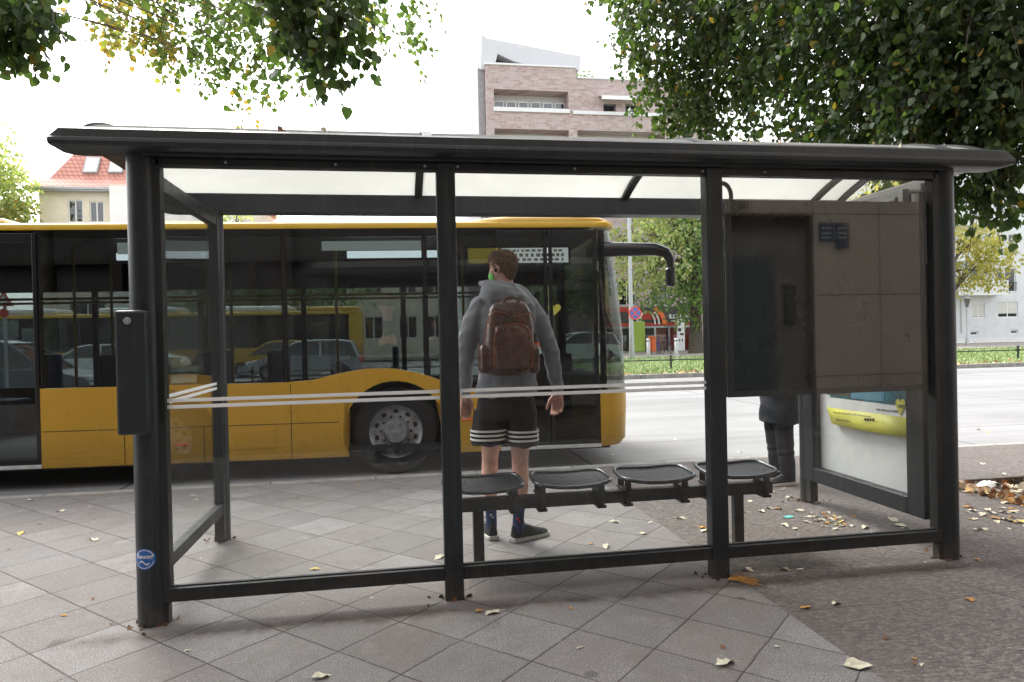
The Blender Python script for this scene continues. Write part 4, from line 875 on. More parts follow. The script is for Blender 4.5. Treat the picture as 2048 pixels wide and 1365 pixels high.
# shorts with three white hem stripes on each leg
so_ = MB(); zt = mp_(1010, 788).z
so_.loft([ell(pel.x, 0, zt, .185, .12, 32), ell(pel.x, 0, zt-.10, .20, .13, 32), ell(pel.x, 0, zt-.16, .195, .13, 32)])
def legring(px0, px1, y): a, b = mp_(px0, y), mp_(px1, y); return (a.x+b.x)/2, (b.x-a.x)/2, (a.z+b.z)/2
LR = {-1: ((947, 1013, 820), (945, 1012, 850), (944, 1011, 870), (944, 1010, 890)), 1: ((1012, 1072, 820), (1014, 1072, 850), (1015, 1073, 870), (1016, 1074, 891))}
for k in (-1, 1):
    rr_ = [ell(x, .04 if k < 0 else 0, z, w_, .115, 28, .9) for x, w_, z in (legring(*q) for q in LR[k])]; so_.loft(rr_)
so2 = so_.build('shorts', M['shorts'], man); fuse(so2, .008, 3); noise_displace(so2, lambda c: .004*np.sin(c[:, 0]*55+2*np.sin(c[:, 2]*13)))
for k in (-1, 1):
    for y in (860, 868.5, 877):
        q0, q1 = LR[k][2][0], LR[k][2][1]; x, w_, z = legring(q0, q1, y); m = MB(); m.loft([ell(x, .04 if k < 0 else 0, z-.007, w_+.009, .124, 40, .9), ell(x, .04 if k < 0 else 0, z+.007, w_+.009, .124, 40, .9)], close=False); m.build('white_stripe', M['white'], so2, smooth=80, fixn=False)
for (an, low), k, hl, dr in zip(legs, (-1, 1), ((988, 1079), (1022, 1090)), ((-.1, 1, 0), (.80, .42, 0))):
    m = MB(); m.loft([ell(low.x, low.y, low.z+.01, .041, .043), ell((low.x+an.x)/2, an.y, an.z+.05, .038, .041), ell(an.x, an.y, an.z-.02, .037, .043), ell(an.x, an.y+.01, an.z-.07, .037, .05)]); sk = m.build('sock', M['sock'], man, smooth=60)
    m = MB(); m.sphere((an.x-.008, an.y-.041, an.z+.035), .009, (1, .4, 1)); m.sphere((an.x+.004, an.y-.042, an.z+.018), .007, (1, .4, 1)); m.build('sock_pattern', M['red' if k > 0 else 'white'], sk)
    d = Vector(dr).normalized(); hp_ = Vector((an.x, an.y, 0))-d*.052; shoe(man, hp_, d, .30, 0.0)
# ---- leather rucksack
BY = -.235
bp = empty('rucksack', MO+Vector((g(1).x, 0, 0))*0+Vector((0, 0, 0)), 0, 'shiny brown leather rucksack worn on the back of the young man in the grey hoodie', 'rucksack')
def bq(px, py, dy=0): return W(px, py, MY+BY+dy)-MO
def sup(px0, px1, py, y0, y1, e=.55): a, b = bq(px0, py), bq(px1, py); return ell((a.x+b.x)/2, (y0+y1)/2, (a.z+b.z)/2, (b.x-a.x)/2, (y1-y0)/2, 36, e)
m = MB(); m.loft([sup(1008, 1034, 597, -.18, -.13), sup(997, 1044, 600, -.205, -.12), sup(987, 1053, 607, -.235, -.11), sup(979, 1060, 620, -.255, -.10), sup(974, 1065, 642, -.27, -.10), sup(970, 1067, 668, -.28, -.10), sup(968, 1069, 700, -.285, -.10), sup(964, 1071, 732, -.285, -.10), sup(972, 1064, 747, -.26, -.11), sup(988, 1050, 752, -.22, -.13)])
b0 = m.build('bag_body', M['leather'], bp); fuse(b0, .007, 3); noise_displace(b0, lambda c: .0018*np.sin(c[:, 0]*30+c[:, 2]*18)*np.sin(c[:, 2]*30))
m = MB(); m.loft([sup(1000, 1040, 648, -.29, -.24), sup(988, 1052, 654, -.305, -.22), sup(985, 1058, 670, -.315, -.22), sup(984, 1060, 700, -.318, -.22), sup(985, 1059, 735, -.318, -.22), sup(990, 1054, 744, -.30, -.22)])
b1 = m.build('front_pocket', M['leather'], bp); fuse(b1, .006, 3); noise_displace(b1, lambda c: .0025*np.sin(c[:, 0]*60+c[:, 2]*35))
for a, b in ((958, 980), (1058, 1078)):
    m = MB(); m.loft([sup(a+3, b-2, 690, -.25, -.14), sup(a, b, 700, -.27, -.12), sup(a, b, 738, -.275, -.12), sup(a+4, b-3, 747, -.25, -.14)]); o = m.build('side_pocket', M['leather'], bp); fuse(o, .006, 2)
def seam(pts, r=.0042, par=b1, mat='piping'): m = MB(); m.tube(pts, r, 6); return m.build('piping', M[mat], par, smooth=60)
seam([bq(x, y)+Vector((0, -.083, 0)) for x, y in ((986, 735), (985, 700), (986, 672), (993, 657), (1008, 650), (1022, 649), (1038, 651), (1051, 658), (1058, 672), (1060, 700), (1059, 735))], .0045)
seam([bq(x, y)+Vector((0, -.085, 0)) for x, y in ((985, 701), (1000, 705), (1022, 707), (1044, 706), (1060, 702))], .004)
seam([bq(x, y)+Vector((0, -.045-.0, 0)) for x, y in ((973, 650), (976, 634), (988, 624), (1005, 627), (1022, 634), (1042, 632), (1058, 626), (1065, 640))], .0045, b0)
seam([bq(1022, y)+Vector((0, -.085, 0)) for y in (655, 675, 700, 728)], .003, b1, 'black')
m = MB(); p = bq(1030, 722)+Vector((0, -.086, 0)); m.box(p.x-.07, p.x+.07, p.y-.003, p.y+.003, p.z-.018, p.z+.018); m.build('label_patch', M['piping'], b1, bevel=.003)
m = MB(); m.tube([bq(1004, 614)+Vector((0, .02, 0)), bq(1008, 604)+Vector((0, -.01, .01)), bq(1016, 599)+Vector((0, -.03, .01)), bq(1027, 598)+Vector((0, -.03, .01)), bq(1036, 602)+Vector((0, -.01, .01)), bq(1042, 614)+Vector((0, .02, 0))], .0075, 8); m.build('handle', M['leather'], bp, smooth=60)
for pts in (((1008, 614, .05), (1002, 604, .09), (990, 599, .15), (976, 604, .25), (966, 635, .35), (960, 690, .30), (966, 720, .16), (968, 735, .08)), ((1036, 614, .05), (1042, 604, .09), (1050, 598, .15), (1056, 602, .24), (1062, 636, .35), (1072, 690, .32), (1068, 720, .2), (1066, 735, .08))):
    pp = [bq(*p) for p in pts]; m = MB(); rings = []
    for i, p in enumerate(pp):
        tn = (pp[min(i+1, len(pp)-1)]-pp[max(i-1, 0)]).normalized(); sd = tn.cross(Vector((0, 1, .2))).normalized() if abs(tn.y) < .8 else Vector((1, 0, 0)); nn = tn.cross(sd)
        rings.append([p+sd*.024+nn*.006, p-sd*.024+nn*.006, p-sd*.024-nn*.006, p+sd*.024-nn*.006])
    m.loft(rings); o = m.build('strap', M['leather'], bp, bevel=0); md = o.modifiers.new('s', 'SUBSURF'); md.levels = md.render_levels = 2; o.data.shade_smooth()
bt = empty('water_bottle', MO, 0, 'dark bottle with an orange band in the side pocket of the brown rucksack', 'bottle')
p = bq(1069, 690, .03); m = MB(); m.tube([p+Vector((0, 0, -.12)), p+Vector((0, 0, .03)), p+Vector((0, 0, .045)), p+Vector((0, 0, .05)), p+Vector((0, 0, .075))], [.030, .030, .022, .02, .02], 20); m.build('bottle_body', M['black'], bt, smooth=50)
m = MB(); m.cyl(p+Vector((0, 0, -.03)), p+Vector((0, 0, .018)), .0315, 20); m.build('orange_band', M['orange'], bt, smooth=50)

# ---- people in dark coats
def coat_person(name_label, loc, rz, arms='down', h=1.78, hat=False):
    k = h/1.8; pr = empty('person', loc, rz, name_label, 'person')          # faces +Y locally
    b = MB(); hcn = Vector((0, .02, 1.67*k)); head(b, hcn, (0, 1, 0), .102); b.limb([(0, 0, 1.6*k), (0, 0, 1.5*k), (0, 0, 1.4*k)], [.055, .058, .08])
    b.loft([ell(0, 0, 1.45*k, .13, .08), ell(0, 0, 1.35*k, .17, .1), ell(0, 0, 1.1*k, .14, .09), ell(0, 0, .92*k, .16, .1)])
    ar = []
    for s in (-1, 1):
        sh_ = Vector((s*.19, 0, 1.42*k)); 
        if arms == 'down': el_, wr_ = Vector((s*.25, -.05, 1.15*k)), Vector((s*.14, .20, 1.08*k)); hd_, th = (-s*.7, .7, .1), (0, 0, 1); pn = (0, -1, 0)
        else: el_, wr_ = Vector((s*.25, .07, 1.18*k)), Vector((s*.10, .27, 1.28*k)); hd_, th = (-s*.5, .3, .2), (0, -.2, 1); pn = (0, 1, 0)
        b.limb([sh_, el_, wr_], [.05, .04, .027]); hand(b, wr_, hd_, th, pn, .8); ar.append((sh_, el_, wr_))
        b.limb([(s*.09, 0, .9*k), (s*.1, .01, .5*k), (s*.1, -.01, .3*k), (s*.105, -.02, .07)], [.085, .055, .052, .036])
    o = b.build('body', M['skin'], pr); fuse(o, .007, 3)
    c = MB(); c.loft([ell(0, 0, 1.52*k, .09, .08), ell(0, 0, 1.46*k, .16, .11), ell(0, 0, 1.36*k, .21, .135), ell(0, 0, 1.1*k, .20, .14), ell(0, 0, .85*k, .22, .155), ell(0, 0, .55*k, .235, .165)])
    for sh_, el_, wr_ in ar: c.limb([sh_, el_, wr_.lerp(el_, .08)], [.075, .065, .048])
    c.limb([(-.08, .02, 1.53*k), (0, -.06, 1.55*k), (.08, .02, 1.53*k)], [.035, .04, .035])
    o = c.build('coat', M['coat'], pr); fuse(o, .01, 4); noise_displace(o, lambda q: .006*np.sin(q[:, 2]*30+8*q[:, 0]+3*np.sin(q[:, 1]*20)))
    t = MB()
    for s in (-1, 1): t.limb([(s*.09, 0, .92*k), (s*.1, .015, .5*k), (s*.102, 0, .3*k), (s*.105, -.015, .09)], [.105, .082, .074, .068])
    o = t.build('trousers', M['jeans'], pr); fuse(o, .009, 3); noise_displace(o, lambda q: .003*np.sin(q[:, 2]*40+25*q[:, 0]+3*np.sin(q[:, 2]*21)))
    hm = MB(); hm.limb([hcn+Vector((0, -.025, .03)), hcn+Vector((0, .03, .045))], [.09, .08]); hm.limb([hcn+Vector((0, -.04, 0)), hcn+Vector((0, -.045, -.04))], [.075, .06]); o = hm.build('hair', M['dark_hair'], pr); fuse(o, .008, 3)
    for s in (-1, 1): shoe(pr, (s*.105, -.08, 0), (s*.12, 1, 0), .29)
    return pr
coat_person('waiting person in a dark coat and dark jeans, mostly hidden behind the dark board', (4.62, 2.16, 0), R(84))
ph = coat_person('person in a dark jacket mirrored faintly in the glass', (1.14, -4.22, 0), R(0), 'up', 1.86)

# ================================================================ THE HOUSE BEHIND THE PHOTOGRAPHER (mirrored in the panes)
HY = -5.2
def wall_holes(m, x0, x1, z0, z1, ya, yb, holes):
    xs = sorted({x0, x1, *[v for h in holes for v in h[:2]]}); zs = sorted({z0, z1, *[v for h in holes for v in h[2:]]})
    for a, b in zip(xs, xs[1:]):
        run = None
        for c, d in zip(zs, zs[1:]):
            if any(h[0] <= (a+b)/2 <= h[1] and h[2] <= (c+d)/2 <= h[3] for h in holes): continue
            m.verts([(a, ya, c), (b, ya, c), (b, ya, d), (a, ya, d)], [(0, 1, 2, 3)])
    for h in holes:
        a, b, c, d = h; m.verts([(a, ya, c), (b, ya, c), (b, ya, d), (a, ya, d), (a, yb, c), (b, yb, c), (b, yb, d), (a, yb, d)], [(0, 1, 5, 4), (1, 2, 6, 5), (2, 3, 7, 6), (3, 0, 4, 7)])
hb = empty('apartment_house', (0, HY, 0), 0, 'stone clad house across the pavement, mirrored in the shelter glass', 'building')
holes = [(5.62, 6.93, 0, 2.95)]; wx = [(x, x+1.3) for x in (-13, -9.6, -6.2, -2.8, .6, 9.2, 12.6, 16)]
wx = wx; SF = [(x, x+2.9) for x in (-15.5, -12.4, -9.3, -6.2, -3.1, 0, 3.1)]
for a, b in SF[:-1]+[(3.1, 5.2)]: holes.append((a, b, .35, 3.25))
for a, b in wx[-3:]: holes.append((a, b, 1.0, 2.8))
for fl in range(1, 3):
    for a, b in wx+[(5.6, 6.9)]: holes.append((a, b, 3.2*fl+1.2, 3.2*fl+2.9))
m = MB(); wall_holes(m, -16, 20, 0, 12.4, 0, -.25, holes); m.verts([(-16, 0, 12.4), (20, 0, 12.4), (20, -9, 12.4), (-16, -9, 12.4), (-16, 0, 0), (20, 0, 0), (20, -9, 0), (-16, -9, 0)], [(0, 1, 2, 3), (0, 3, 7, 4), (1, 5, 6, 2), (2, 6, 7, 3)])
w_ = m.build('wall', [M['stone'], M['facade_dark']], hb, fixn=False)
for p in w_.data.polygons: p.material_index = 1 if (p.center.x < 5.55 and p.center.z < 6.2) else 0
for h in holes[1:]:
    m = MB(); m.box(h[0], h[1], -.24, -.2, h[2], h[3]); m.box((h[0]+h[1])/2-.03, (h[0]+h[1])/2+.03, -.2, -.17, h[2], h[3]); o = m.build('window', M['shop_dark'], hb)
m = MB(); m.box(5.62, 6.93, -.24, -.18, 0, 2.95); m.box(5.56, 5.62, -.18, 0.0, 0, 2.95); m.build('recess', M['recess'], hb)
m = MB(); m.box(5.72, 6.45, -.179, -.15, 0, 2.4); dr = m.build('door', M['door_teal'], hb, bevel=.01)
m = MB(); m.box(6.58, 6.74, -.179, -.15, 1.45, 2.0); ip = m.build('intercom', M['black'], hb, bevel=.005)
m = MB()
for i in range(7):
    for j in (0, 1): m.box(6.60+.06*j, 6.65+.06*j, -.1499, -.147, 1.5+.06*i, 1.53+.06*i)
m.build('name_plates', M['grey_print'], ip)
mt = Matrix.Translation((5.86, .012, 3.06)) @ Matrix.Rotation(R(180), 4, 'Z') @ FACE_CAM
text('house_number', '145', .2, M['black'], mt, hb, .004)
for x in (7.12, 7.36):
    m = MB(); m.box(x-.11, x+.11, .004, .02, 2.58 if x < 7.2 else 2.48, 2.84); o = m.build('plate', M['plate_blue'], hb, bevel=.004)
    m = MB(); 
    for z in (2.62, 2.68, 2.75): m.box(x-.07, x+.07, .0205, .022, z, z+.022)
    m.build('plate_marks', M['galv'], o)

# ================================================================ ACROSS THE STREET
def win(parent, x0, x1, z0, z1, y, frame='white', mull=1, trans=0, glassm='house_glass', d=.12, shutter=0):
    m = MB(); t = .07; m.box(x0, x1, y-.03, y+.04, z0, z0+t); m.box(x0, x1, y-.03, y+.04, z1-t, z1); m.box(x0, x0+t, y-.03, y+.04, z0+t, z1-t); m.box(x1-t, x1, y-.03, y+.04, z0+t, z1-t)
    for i in range(mull): xx = x0+(x1-x0)*(i+1)/(mull+1); m.box(xx-.04, xx+.04, y-.028, y+.038, z0+t, z1-t)
    o = m.build('window', M[frame], parent); m = MB(); m.box(x0+t, x1-t, y, y+.02, z0+t, z1-t); m.build('glass', M[glassm], o)
    m = MB(); m.box(x0+.01, x1-.01, y+.10, y+.12, z0, z1); m.build('curtain', M['pale_print' if not shutter else 'shutter'], o)
    if shutter: m = MB(); m.box(x0+t, x1-t, y-.012, y-.002, z0+t+(z1-z0)*(1-shutter), z1-t); m.build('roller_shutter', M['shutter'], o)
    return o
# --- red roofed house on the left
Yh = 44.0
hs_ = empty('red_roofed_house', (0, 0, 0), 0, 'cream house with red tiled hip roof and two skylights at the far left', 'house')
xc = W(77, 370, Yh).x; ez = W(77, 378, Yh).z; x2 = 2.0-10
wl = [(W(135, 400, Yh).x, W(165, 400, Yh).x, W(150, 445, Yh).z, W(150, 400, Yh).z), (W(178, 400, Yh).x, W(207, 400, Yh).x, W(190, 445, Yh).z, W(190, 403, Yh).z), (W(338, 425, Yh).x, W(362, 425, Yh).x, W(350, 460, Yh).z, W(350, 415, Yh).z),
      (W(137, 600, Yh).x, W(211, 600, Yh).x, W(150, 640, Yh).z, W(150, 600, Yh).z)]
for fl in (1.2,): 
    for xx in (-20+1.2, -14, -11.4): wl.append((xx, xx+1.5, fl, fl+1.6))
for xx in (-19, -16.3, -13.2): wl.append((xx, xx+1.3, 5.2, 6.8))
m = MB(); wall_holes(m, xc, x2, 0, ez, Yh, Yh+.22, wl); m.verts([(xc, Yh, 0), (xc, Yh+12, 0), (xc, Yh+12, ez), (xc, Yh, ez), (x2, Yh, 0), (x2, Yh+12, 0), (x2, Yh+12, ez), (x2, Yh, ez)], [(0, 1, 2, 3), (4, 7, 6, 5), (1, 5, 6, 2)])
m.build('wall', M['render_cream'], hs_, fixn=False)
bx0 = W(236, 380, Yh).x; m = MB(); m.box(bx0, x2-.5, Yh-1.4, Yh-.003, 0, W(250, 372, Yh-1.4).z); m.build('bay', M['render_white'], hs_)
for h in wl: win(hs_, *h, Yh+.12, mull=1)
e0 = xc-.55; e1 = x2+.5; SR = 1.75
def rring(t, z): return [(e0+t, Yh-.6+t, z), (e1-t, Yh-.6+t, z), (e1-t, Yh+12.6-t, z), (e0+t, Yh+12.6-t, z)]
R1 = rring(0, ez)+rring(1.0, ez+.75)+rring(2.9, ez+.75+1.9*SR)
m = MB(); m.verts(R1, [(3, 2, 1, 0), (8, 9, 10, 11)]+[(k+i, k+(i+1) % 4, k+4+(i+1) % 4, k+4+i) for k in (0, 4) for i in range(4)]); m.build('roof', M['tiles'], hs_)
m = MB(); m.box(e0-.05, x2+.55, Yh-.72, Yh-.60, ez-.12, ez+.02); m.box(e0, x2+.5, Yh-.6, Yh, ez-.2, ez-.03); m.cyl((bx0-.3, Yh-.66, ez-.1), (bx0+.1, Yh-.06, ez-1.2), .05, 8); m.build('gutter', M['galv'], hs_)
for px in (185, 235):
    d = _ray(px, 333); t = (ez+.75-CP[2]-SR*(Yh+.4-CP[1]))/(d[2]-SR*d[1]); c = Vector(CP+d*t); nrm = Vector((0, -SR, 1)).normalized(); t1 = Vector((0, 1, SR)).normalized(); s1 = Vector((1, 0, 0)); c = c+nrm*.02
    m = MB(); m.verts([c+s1*i*.42+t1*j*.65+nrm*k for k in (0, .14) for i, j in ((-1, -1), (1, -1), (1, 1), (-1, 1))], [(0, 1, 2, 3), (4, 7, 6, 5), (0, 4, 5, 1), (1, 5, 6, 2), (2, 6, 7, 3), (3, 7, 4, 0)]); o = m.build('skylight', M['galv'], hs_)
    m = MB(); m.verts([c+s1*i*.34+t1*j*.55+nrm*k for k in (.142, .15) for i, j in ((-1, -1), (1, -1), (1, 1), (-1, 1))], [(0, 1, 2, 3), (4, 7, 6, 5)]); m.build('glass', M['white_paint'], o)
# --- pale house between
ph_ = empty('pale_house', (0, 0, 0), 0, 'low pale house with grey pitched roof glimpsed over the bus roof behind the shelter', 'house')
m = MB(); x0, x1 = -6.5, 5.2; hz = 9.3; wl = [(x, x+1.3, z, z+1.6) for x in (-5.6, -3.2, -.8, 1.6, 3.5) for z in (1.3, 4.4, 7.2)]
wall_holes(m, x0, x1, 0, hz, 47, 47.2, wl); m.verts([(x0, 47, 0), (x0, 57, 0), (x0, 57, hz), (x0, 47, hz), (x1, 47, 0), (x1, 57, 0), (x1, 57, hz), (x1, 47, hz)], [(0, 1, 2, 3), (4, 7, 6, 5)]); m.build('wall', M['render_cream'], ph_, fixn=False)
for h in wl: win(ph_, *h, 47.1)
m = MB(); m.prism([(46.5, hz), (52, hz+1.9), (57.5, hz)], 'x', x0-.3, x1+.3); m.build('roof', M['roof_white'], ph_)
lh = empty('plain_house', (0, 0, 0), 0, 'plain pale house at the far left edge behind the autumn tree', 'house')
m = MB(); wl = [(x, x+1.4, z, z+1.7) for x in (-52, -48, -44, -40, -36) for z in (1.3, 4.5)]; wall_holes(m, -55, -32, 0, 8, 52, 52.2, wl); m.verts([(-32, 52, 0), (-32, 62, 0), (-32, 62, 8), (-32, 52, 8), (-55, 52, 8), (-55, 62, 8)], [(0, 1, 2, 3), (3, 2, 5, 4)]); m.build('wall', M['render_cream'], lh, fixn=False)
for h in wl: win(lh, *h, 52.1)
# --- brick apartment building with sail roof
Yb = 44.5
bb = empty('brick_building', (0, 0, 0), 0, 'tall pale red brick apartment building with recessed balconies and white curved sail roof', 'building')
def X(px, py=200): return W(px, py, Yb).x
def Z(px, py): return W(px, py, Yb).z
bx0, bs, bx1 = X(973, 200), X(1153, 170), X(1425, 260); zt1, zt2 = Z(1060, 133), Z(1220, 160)
Hl = [(X(988), X(1137), Z(1060, 217), Z(1060, 181)), (X(989, 258), X(1138, 258), Z(1060, 300), Z(1060, 259)),
      (X(1152, 210), X(1175, 210), Z(1163, 218), Z(1163, 207)), (X(1207, 215), X(1232, 215), Z(1220, 224), Z(1220, 208)), (X(1251, 215), X(1275, 215), Z(1263, 225), Z(1263, 209)), (X(1155, 262), X(1330, 262), Z(1240, 300), Z(1240, 263)),
      (X(1325, 220), X(1350, 220), Z(1338, 228), Z(1338, 212))]
z = Hl[1][2]-.9
for k in range(3):
    zb = 12.6-3.1*(k+1)
    for a, b in ((bx0+.7, bx0+5.3), (bx0+6.8, bx0+8.2), (bx0+9.2, bx0+10.6), (bx0+11.6, bx0+13), (bx0+14.2, bx0+15.6)): Hl.append((a, b, zb, zb+1.9))
gz = Z(1300, 652); shx0, shx1 = X(1212, 650), X(1386, 650)
Hl.append((shx0, shx1, .05, gz))
m = MB(); wall_holes(m, bx0, bs, 0, zt1, Yb, Yb+1.2, [h for h in Hl if h[1] <= bs]); wall_holes(m, bs, bx1, 0, zt2, Yb, Yb+1.2, [h for h in Hl if h[0] >= bs])
m.verts([(bx0, Yb, 0), (bx0, Yb+16, 0), (bx0, Yb+16, zt1), (bx0, Yb, zt1), (bs, Yb+16, zt1), (bs, Yb, zt1), (bs, Yb+16, zt2), (bs, Yb, zt2), (bx1, Yb, zt2), (bx1, Yb+16, zt2), (bx1, Yb, 0), (bx1, Yb+16, 0)], [(0, 1, 2, 3), (3, 2, 4, 5), (5, 4, 6, 7), (7, 6, 9, 8), (8, 9, 11, 10)])
m.build('wall', M['brick'], bb, fixn=False)
m = MB(); m.box(bx0-.08, bs+.05, Yb-.08, Yb+.3, zt1, zt1+.13); m.box(bs+.06, bx1+.05, Yb-.08, Yb+.3, zt2, zt2+.13); m.box(Hl[0][0]-.05, Hl[0][1]+.05, Yb-.12, Yb+.1, Hl[0][2]-.28, Hl[0][2]); m.box(bs-.3, bx1, Yb-.12, Yb+.0, Hl[3][2]-.26, Hl[3][2]-.02); m.build('coping', M['white_paint'], bb)
for i, h in enumerate(Hl[:-1]):
    a, b, c, d = h; big = (b-a) > 3
    m = MB(); m.box(a, b, Yb+1.2, Yb+1.3, c, d); 
    m.build('back_wall', M['shutter'] if big else M['shop_dark'], bb)
    if big and i != 5:
        n = 6
        for q in range(n): xa = a+(b-a)*q/n+.12; xb = a+(b-a)*(q+1)/n-.02; win(bb, xa, xb, c+.15, c+(d-c)*.62, Yb+1.05, mull=0)
    elif not big: win(bb, a+.03, b-.03, c+.02, d-.02, Yb+.5, frame='win_blue' if i < 7 else 'white', mull=1)
m = MB(); a, b = X(1196, 200), X(1272, 200); z1, z0 = Z(1230, 194), Z(1230, 204); m.verts([(a, Yb-.01, z1), (b, Yb-.01, z1), (b, Yb-.9, z0+.1), (a, Yb-.9, z0+.1), (a, Yb-.9, z0-.15), (b, Yb-.9, z0-.15)], [(0, 1, 2, 3), (3, 2, 5, 4)]); o = m.build('awning', M['white'], bb, fixn=False); md = o.modifiers.new('s', 'SOLIDIFY'); md.thickness = .03
# penthouse and sail roof
pz1 = zt1+.13
m = MB(); m.box(X(985, 125), X(1155, 125), Yb+1.2, Yb+8, zt1-.1, Z(1100, 118)); m.build('penthouse', M['penthouse'], bb)
m = MB(); za, zb_ = Z(1060, 131), Z(1090, 121)
for px in (1012, 1072, 1104, 1150): m.box(X(px, 125)-.05, X(px, 125)+.05, Yb+1.1, Yb+1.19, za, Z(px, 112 if px < 1050 else 120))
m.box(X(1012, 125), X(1152, 125), Yb+1.1, Yb+1.19, Z(1060, 121), Z(1060, 118)); m.build('ribbon_window', M['win_blue'], bb)
ax, az = X(965, 63), Z(965, 63)
up_ = [(X(965), Z(965, 62)), (X(1040), Z(1040, 76)), (X(1110), Z(1110, 90)), (X(1172), Z(1172, 102))]
dn_ = [(X(1168), Z(1168, 130)), (X(1120), Z(1120, 129)), (X(1070), Z(1070, 121)), (X(1035), Z(1035, 113)), (X(1005), Z(1005, 99)), (X(985), Z(985, 84))]
m = MB(); m.prism(up_+dn_, 'y', Yb+.95, Yb+14); m.build('sail_roof', M['sail_sheet'], bb)
m = MB(); m.prism([(ax-.0, az), (X(985), Z(985, 84)), (X(1000), Z(1000, 100)), (X(990), zt1-.2), (bx0-.35, zt1-.2)], 'y', Yb+.3, Yb+13.8); m.build('gable', M['sail_sheet'], bb)
m = MB(); m.box(bx0-.5, bx0-.02, Yb+.6, Yb+19, 3, zt1+.0); m.build('side_fin', M['fin_grey'], bb)
# ground floor shop with red sign band
sx = lambda px: W(px, 640, Yb).x
sf = MB(); sf.box(shx0, shx1, Yb-.10, Yb-.004, gz, gz+1.35); sf = sf.build('sign_band', M['shop_dark'], bb)
m = MB(); m.box(shx0, sx(1280), Yb-.13, Yb-.101, gz+1.0, gz+1.35); m.box(shx0, shx1, Yb-.13, Yb-.101, gz, gz+.2); m.box(sx(1255), sx(1320), Yb-.125, Yb-.101, gz+.45, gz+1.0); m.build('red_trim', M['shop_red'], sf)
c0 = Vector((sx(1290)-.9, Yb-.2, gz-.2))
def arcsign(cx, cz, r0, r1, a0, a1, mat, nm):
    m = MB(); pts = [(cx+r1*math.cos(t), cz+r1*math.sin(t)) for t in np.linspace(R(a0), R(a1), 14)]+[(cx+r0*math.cos(t), cz+r0*math.sin(t)) for t in np.linspace(R(a1), R(a0), 14)]; m.prism(pts, 'y', Yb-.24, Yb-.16); return m.build(nm, M[mat], sf)
arcsign(sx(1283), gz+.2, .88, .97, -6, 58, 'white', 'arc_mark'); arcsign(sx(1289), gz+.2, .95, 1.04, -6, 50, 'white', 'arc_mark'); arcsign(sx(1292), gz+.1, 1.15, 1.45, 0, 62, 'orange', 'arc_mark')
mt = Matrix.Translation((sx(1277), Yb-.22, gz+.62)) @ FACE_CAM @ Matrix.Rotation(math.pi, 4, 'Z'); text('lettering', 'R', .95, M['white'], mt, sf, .03, mirror=True, bold=.02)
text('lettering', 'ILUNGSCYU', .42, M['white'], Matrix.Translation((sx(1366), Yb-.18, gz+.62)) @ FACE_CAM, sf, .02, bold=.01)
text('lettering', 'internationale Küche', .2, M['white'], Matrix.Translation((sx(1362), Yb-.18, gz+.32)) @ FACE_CAM, sf, .02)
m = MB(); m.box(shx0, shx1, Yb+.5, Yb+.6, 0, gz); m.build('shop_interior', M['shop_dark'], bb)
m = MB()
for p0, p1, z0, z1 in ((1314, 1336, .1, 2.6), (1341, 1357, .1, 2.7), (1366, 1384, .1, 2.7)): m.box(sx(p0), sx(p1), Yb+.35, Yb+.45, z0, z1)
m.build('red_wall', M['shop_red'], bb)
m = MB()
for px in (1212, 1240, 1276, 1310, 1338, 1386): m.box(sx(px)-.06, sx(px)+.06, Yb+.02, Yb+.12, .05, gz)
m.box(shx0, shx1, Yb+.01, Yb+.13, gz-.16, gz-.01); m.build('shop_frame', M['galv'], bb)
m = MB(); m.box(shx0, shx1, Yb+.06, Yb+.075, .05, gz-.16); m.build('shop_glass', M['bus_far_glass'], bb)
def board(nm, p0, p1, z1, mat, yy, label, cat, marks=None):
    o = MB(); x0, x1 = sx(p0), sx(p1); o.box(x0, x1, yy-.08, yy, .02, z1); o = o.build(nm, M[mat], None, bevel=.02); tag(o, label, cat)
    if marks:
        m = MB()
        for u, v, a, b in marks: m.box(x0+(x1-x0)*u, x0+(x1-x0)*(u+a), yy-.09, yy-.081, z1*v, z1*(v+b))
        mk_ = m.build('marks', M['black'], o)
    return o
board('upright_banner', 1343, 1358, 2.25, 'white', Yb-.9, 'white upright banner with black marks outside the red shop window', 'banner', ((.12, .62, .4, .10), (.4, .5, .45, .06), (.25, .3, .12, .08), (.6, .3, .14, .08)))
board('green_banner', 1260, 1283, 2.15, 'green_panel', Yb-.6, 'lime green panel outside the shop, behind the sign pole', 'banner')
board('planter_box', 1286, 1301, 1.1, 'orange', Yb-.9, 'orange box left of the parked bicycles', 'planter', ()); board('planter_box', 1372, 1387, 1.15, 'orange', Yb-.9, 'orange box beside the tree trunk, right of the white banner', 'planter', ())
# roof garden shrubs
tree('roof_shrub', 'small dark green shrub on the roof terrace of the brick building', (X(1190, 150), Yb+3, zt2), 1.6, .05, [((X(1188, 150), Yb+3, zt2+1.1), .7, 1, 0), ((X(1180, 150), Yb+3, zt2+.9), .6, 1, 0), ((X(1207, 150), Yb+3.3, zt2+.6), .55, 1, 0)], ['leaf_green'], .22, 60, full=False, twig=.5, cat='shrub')
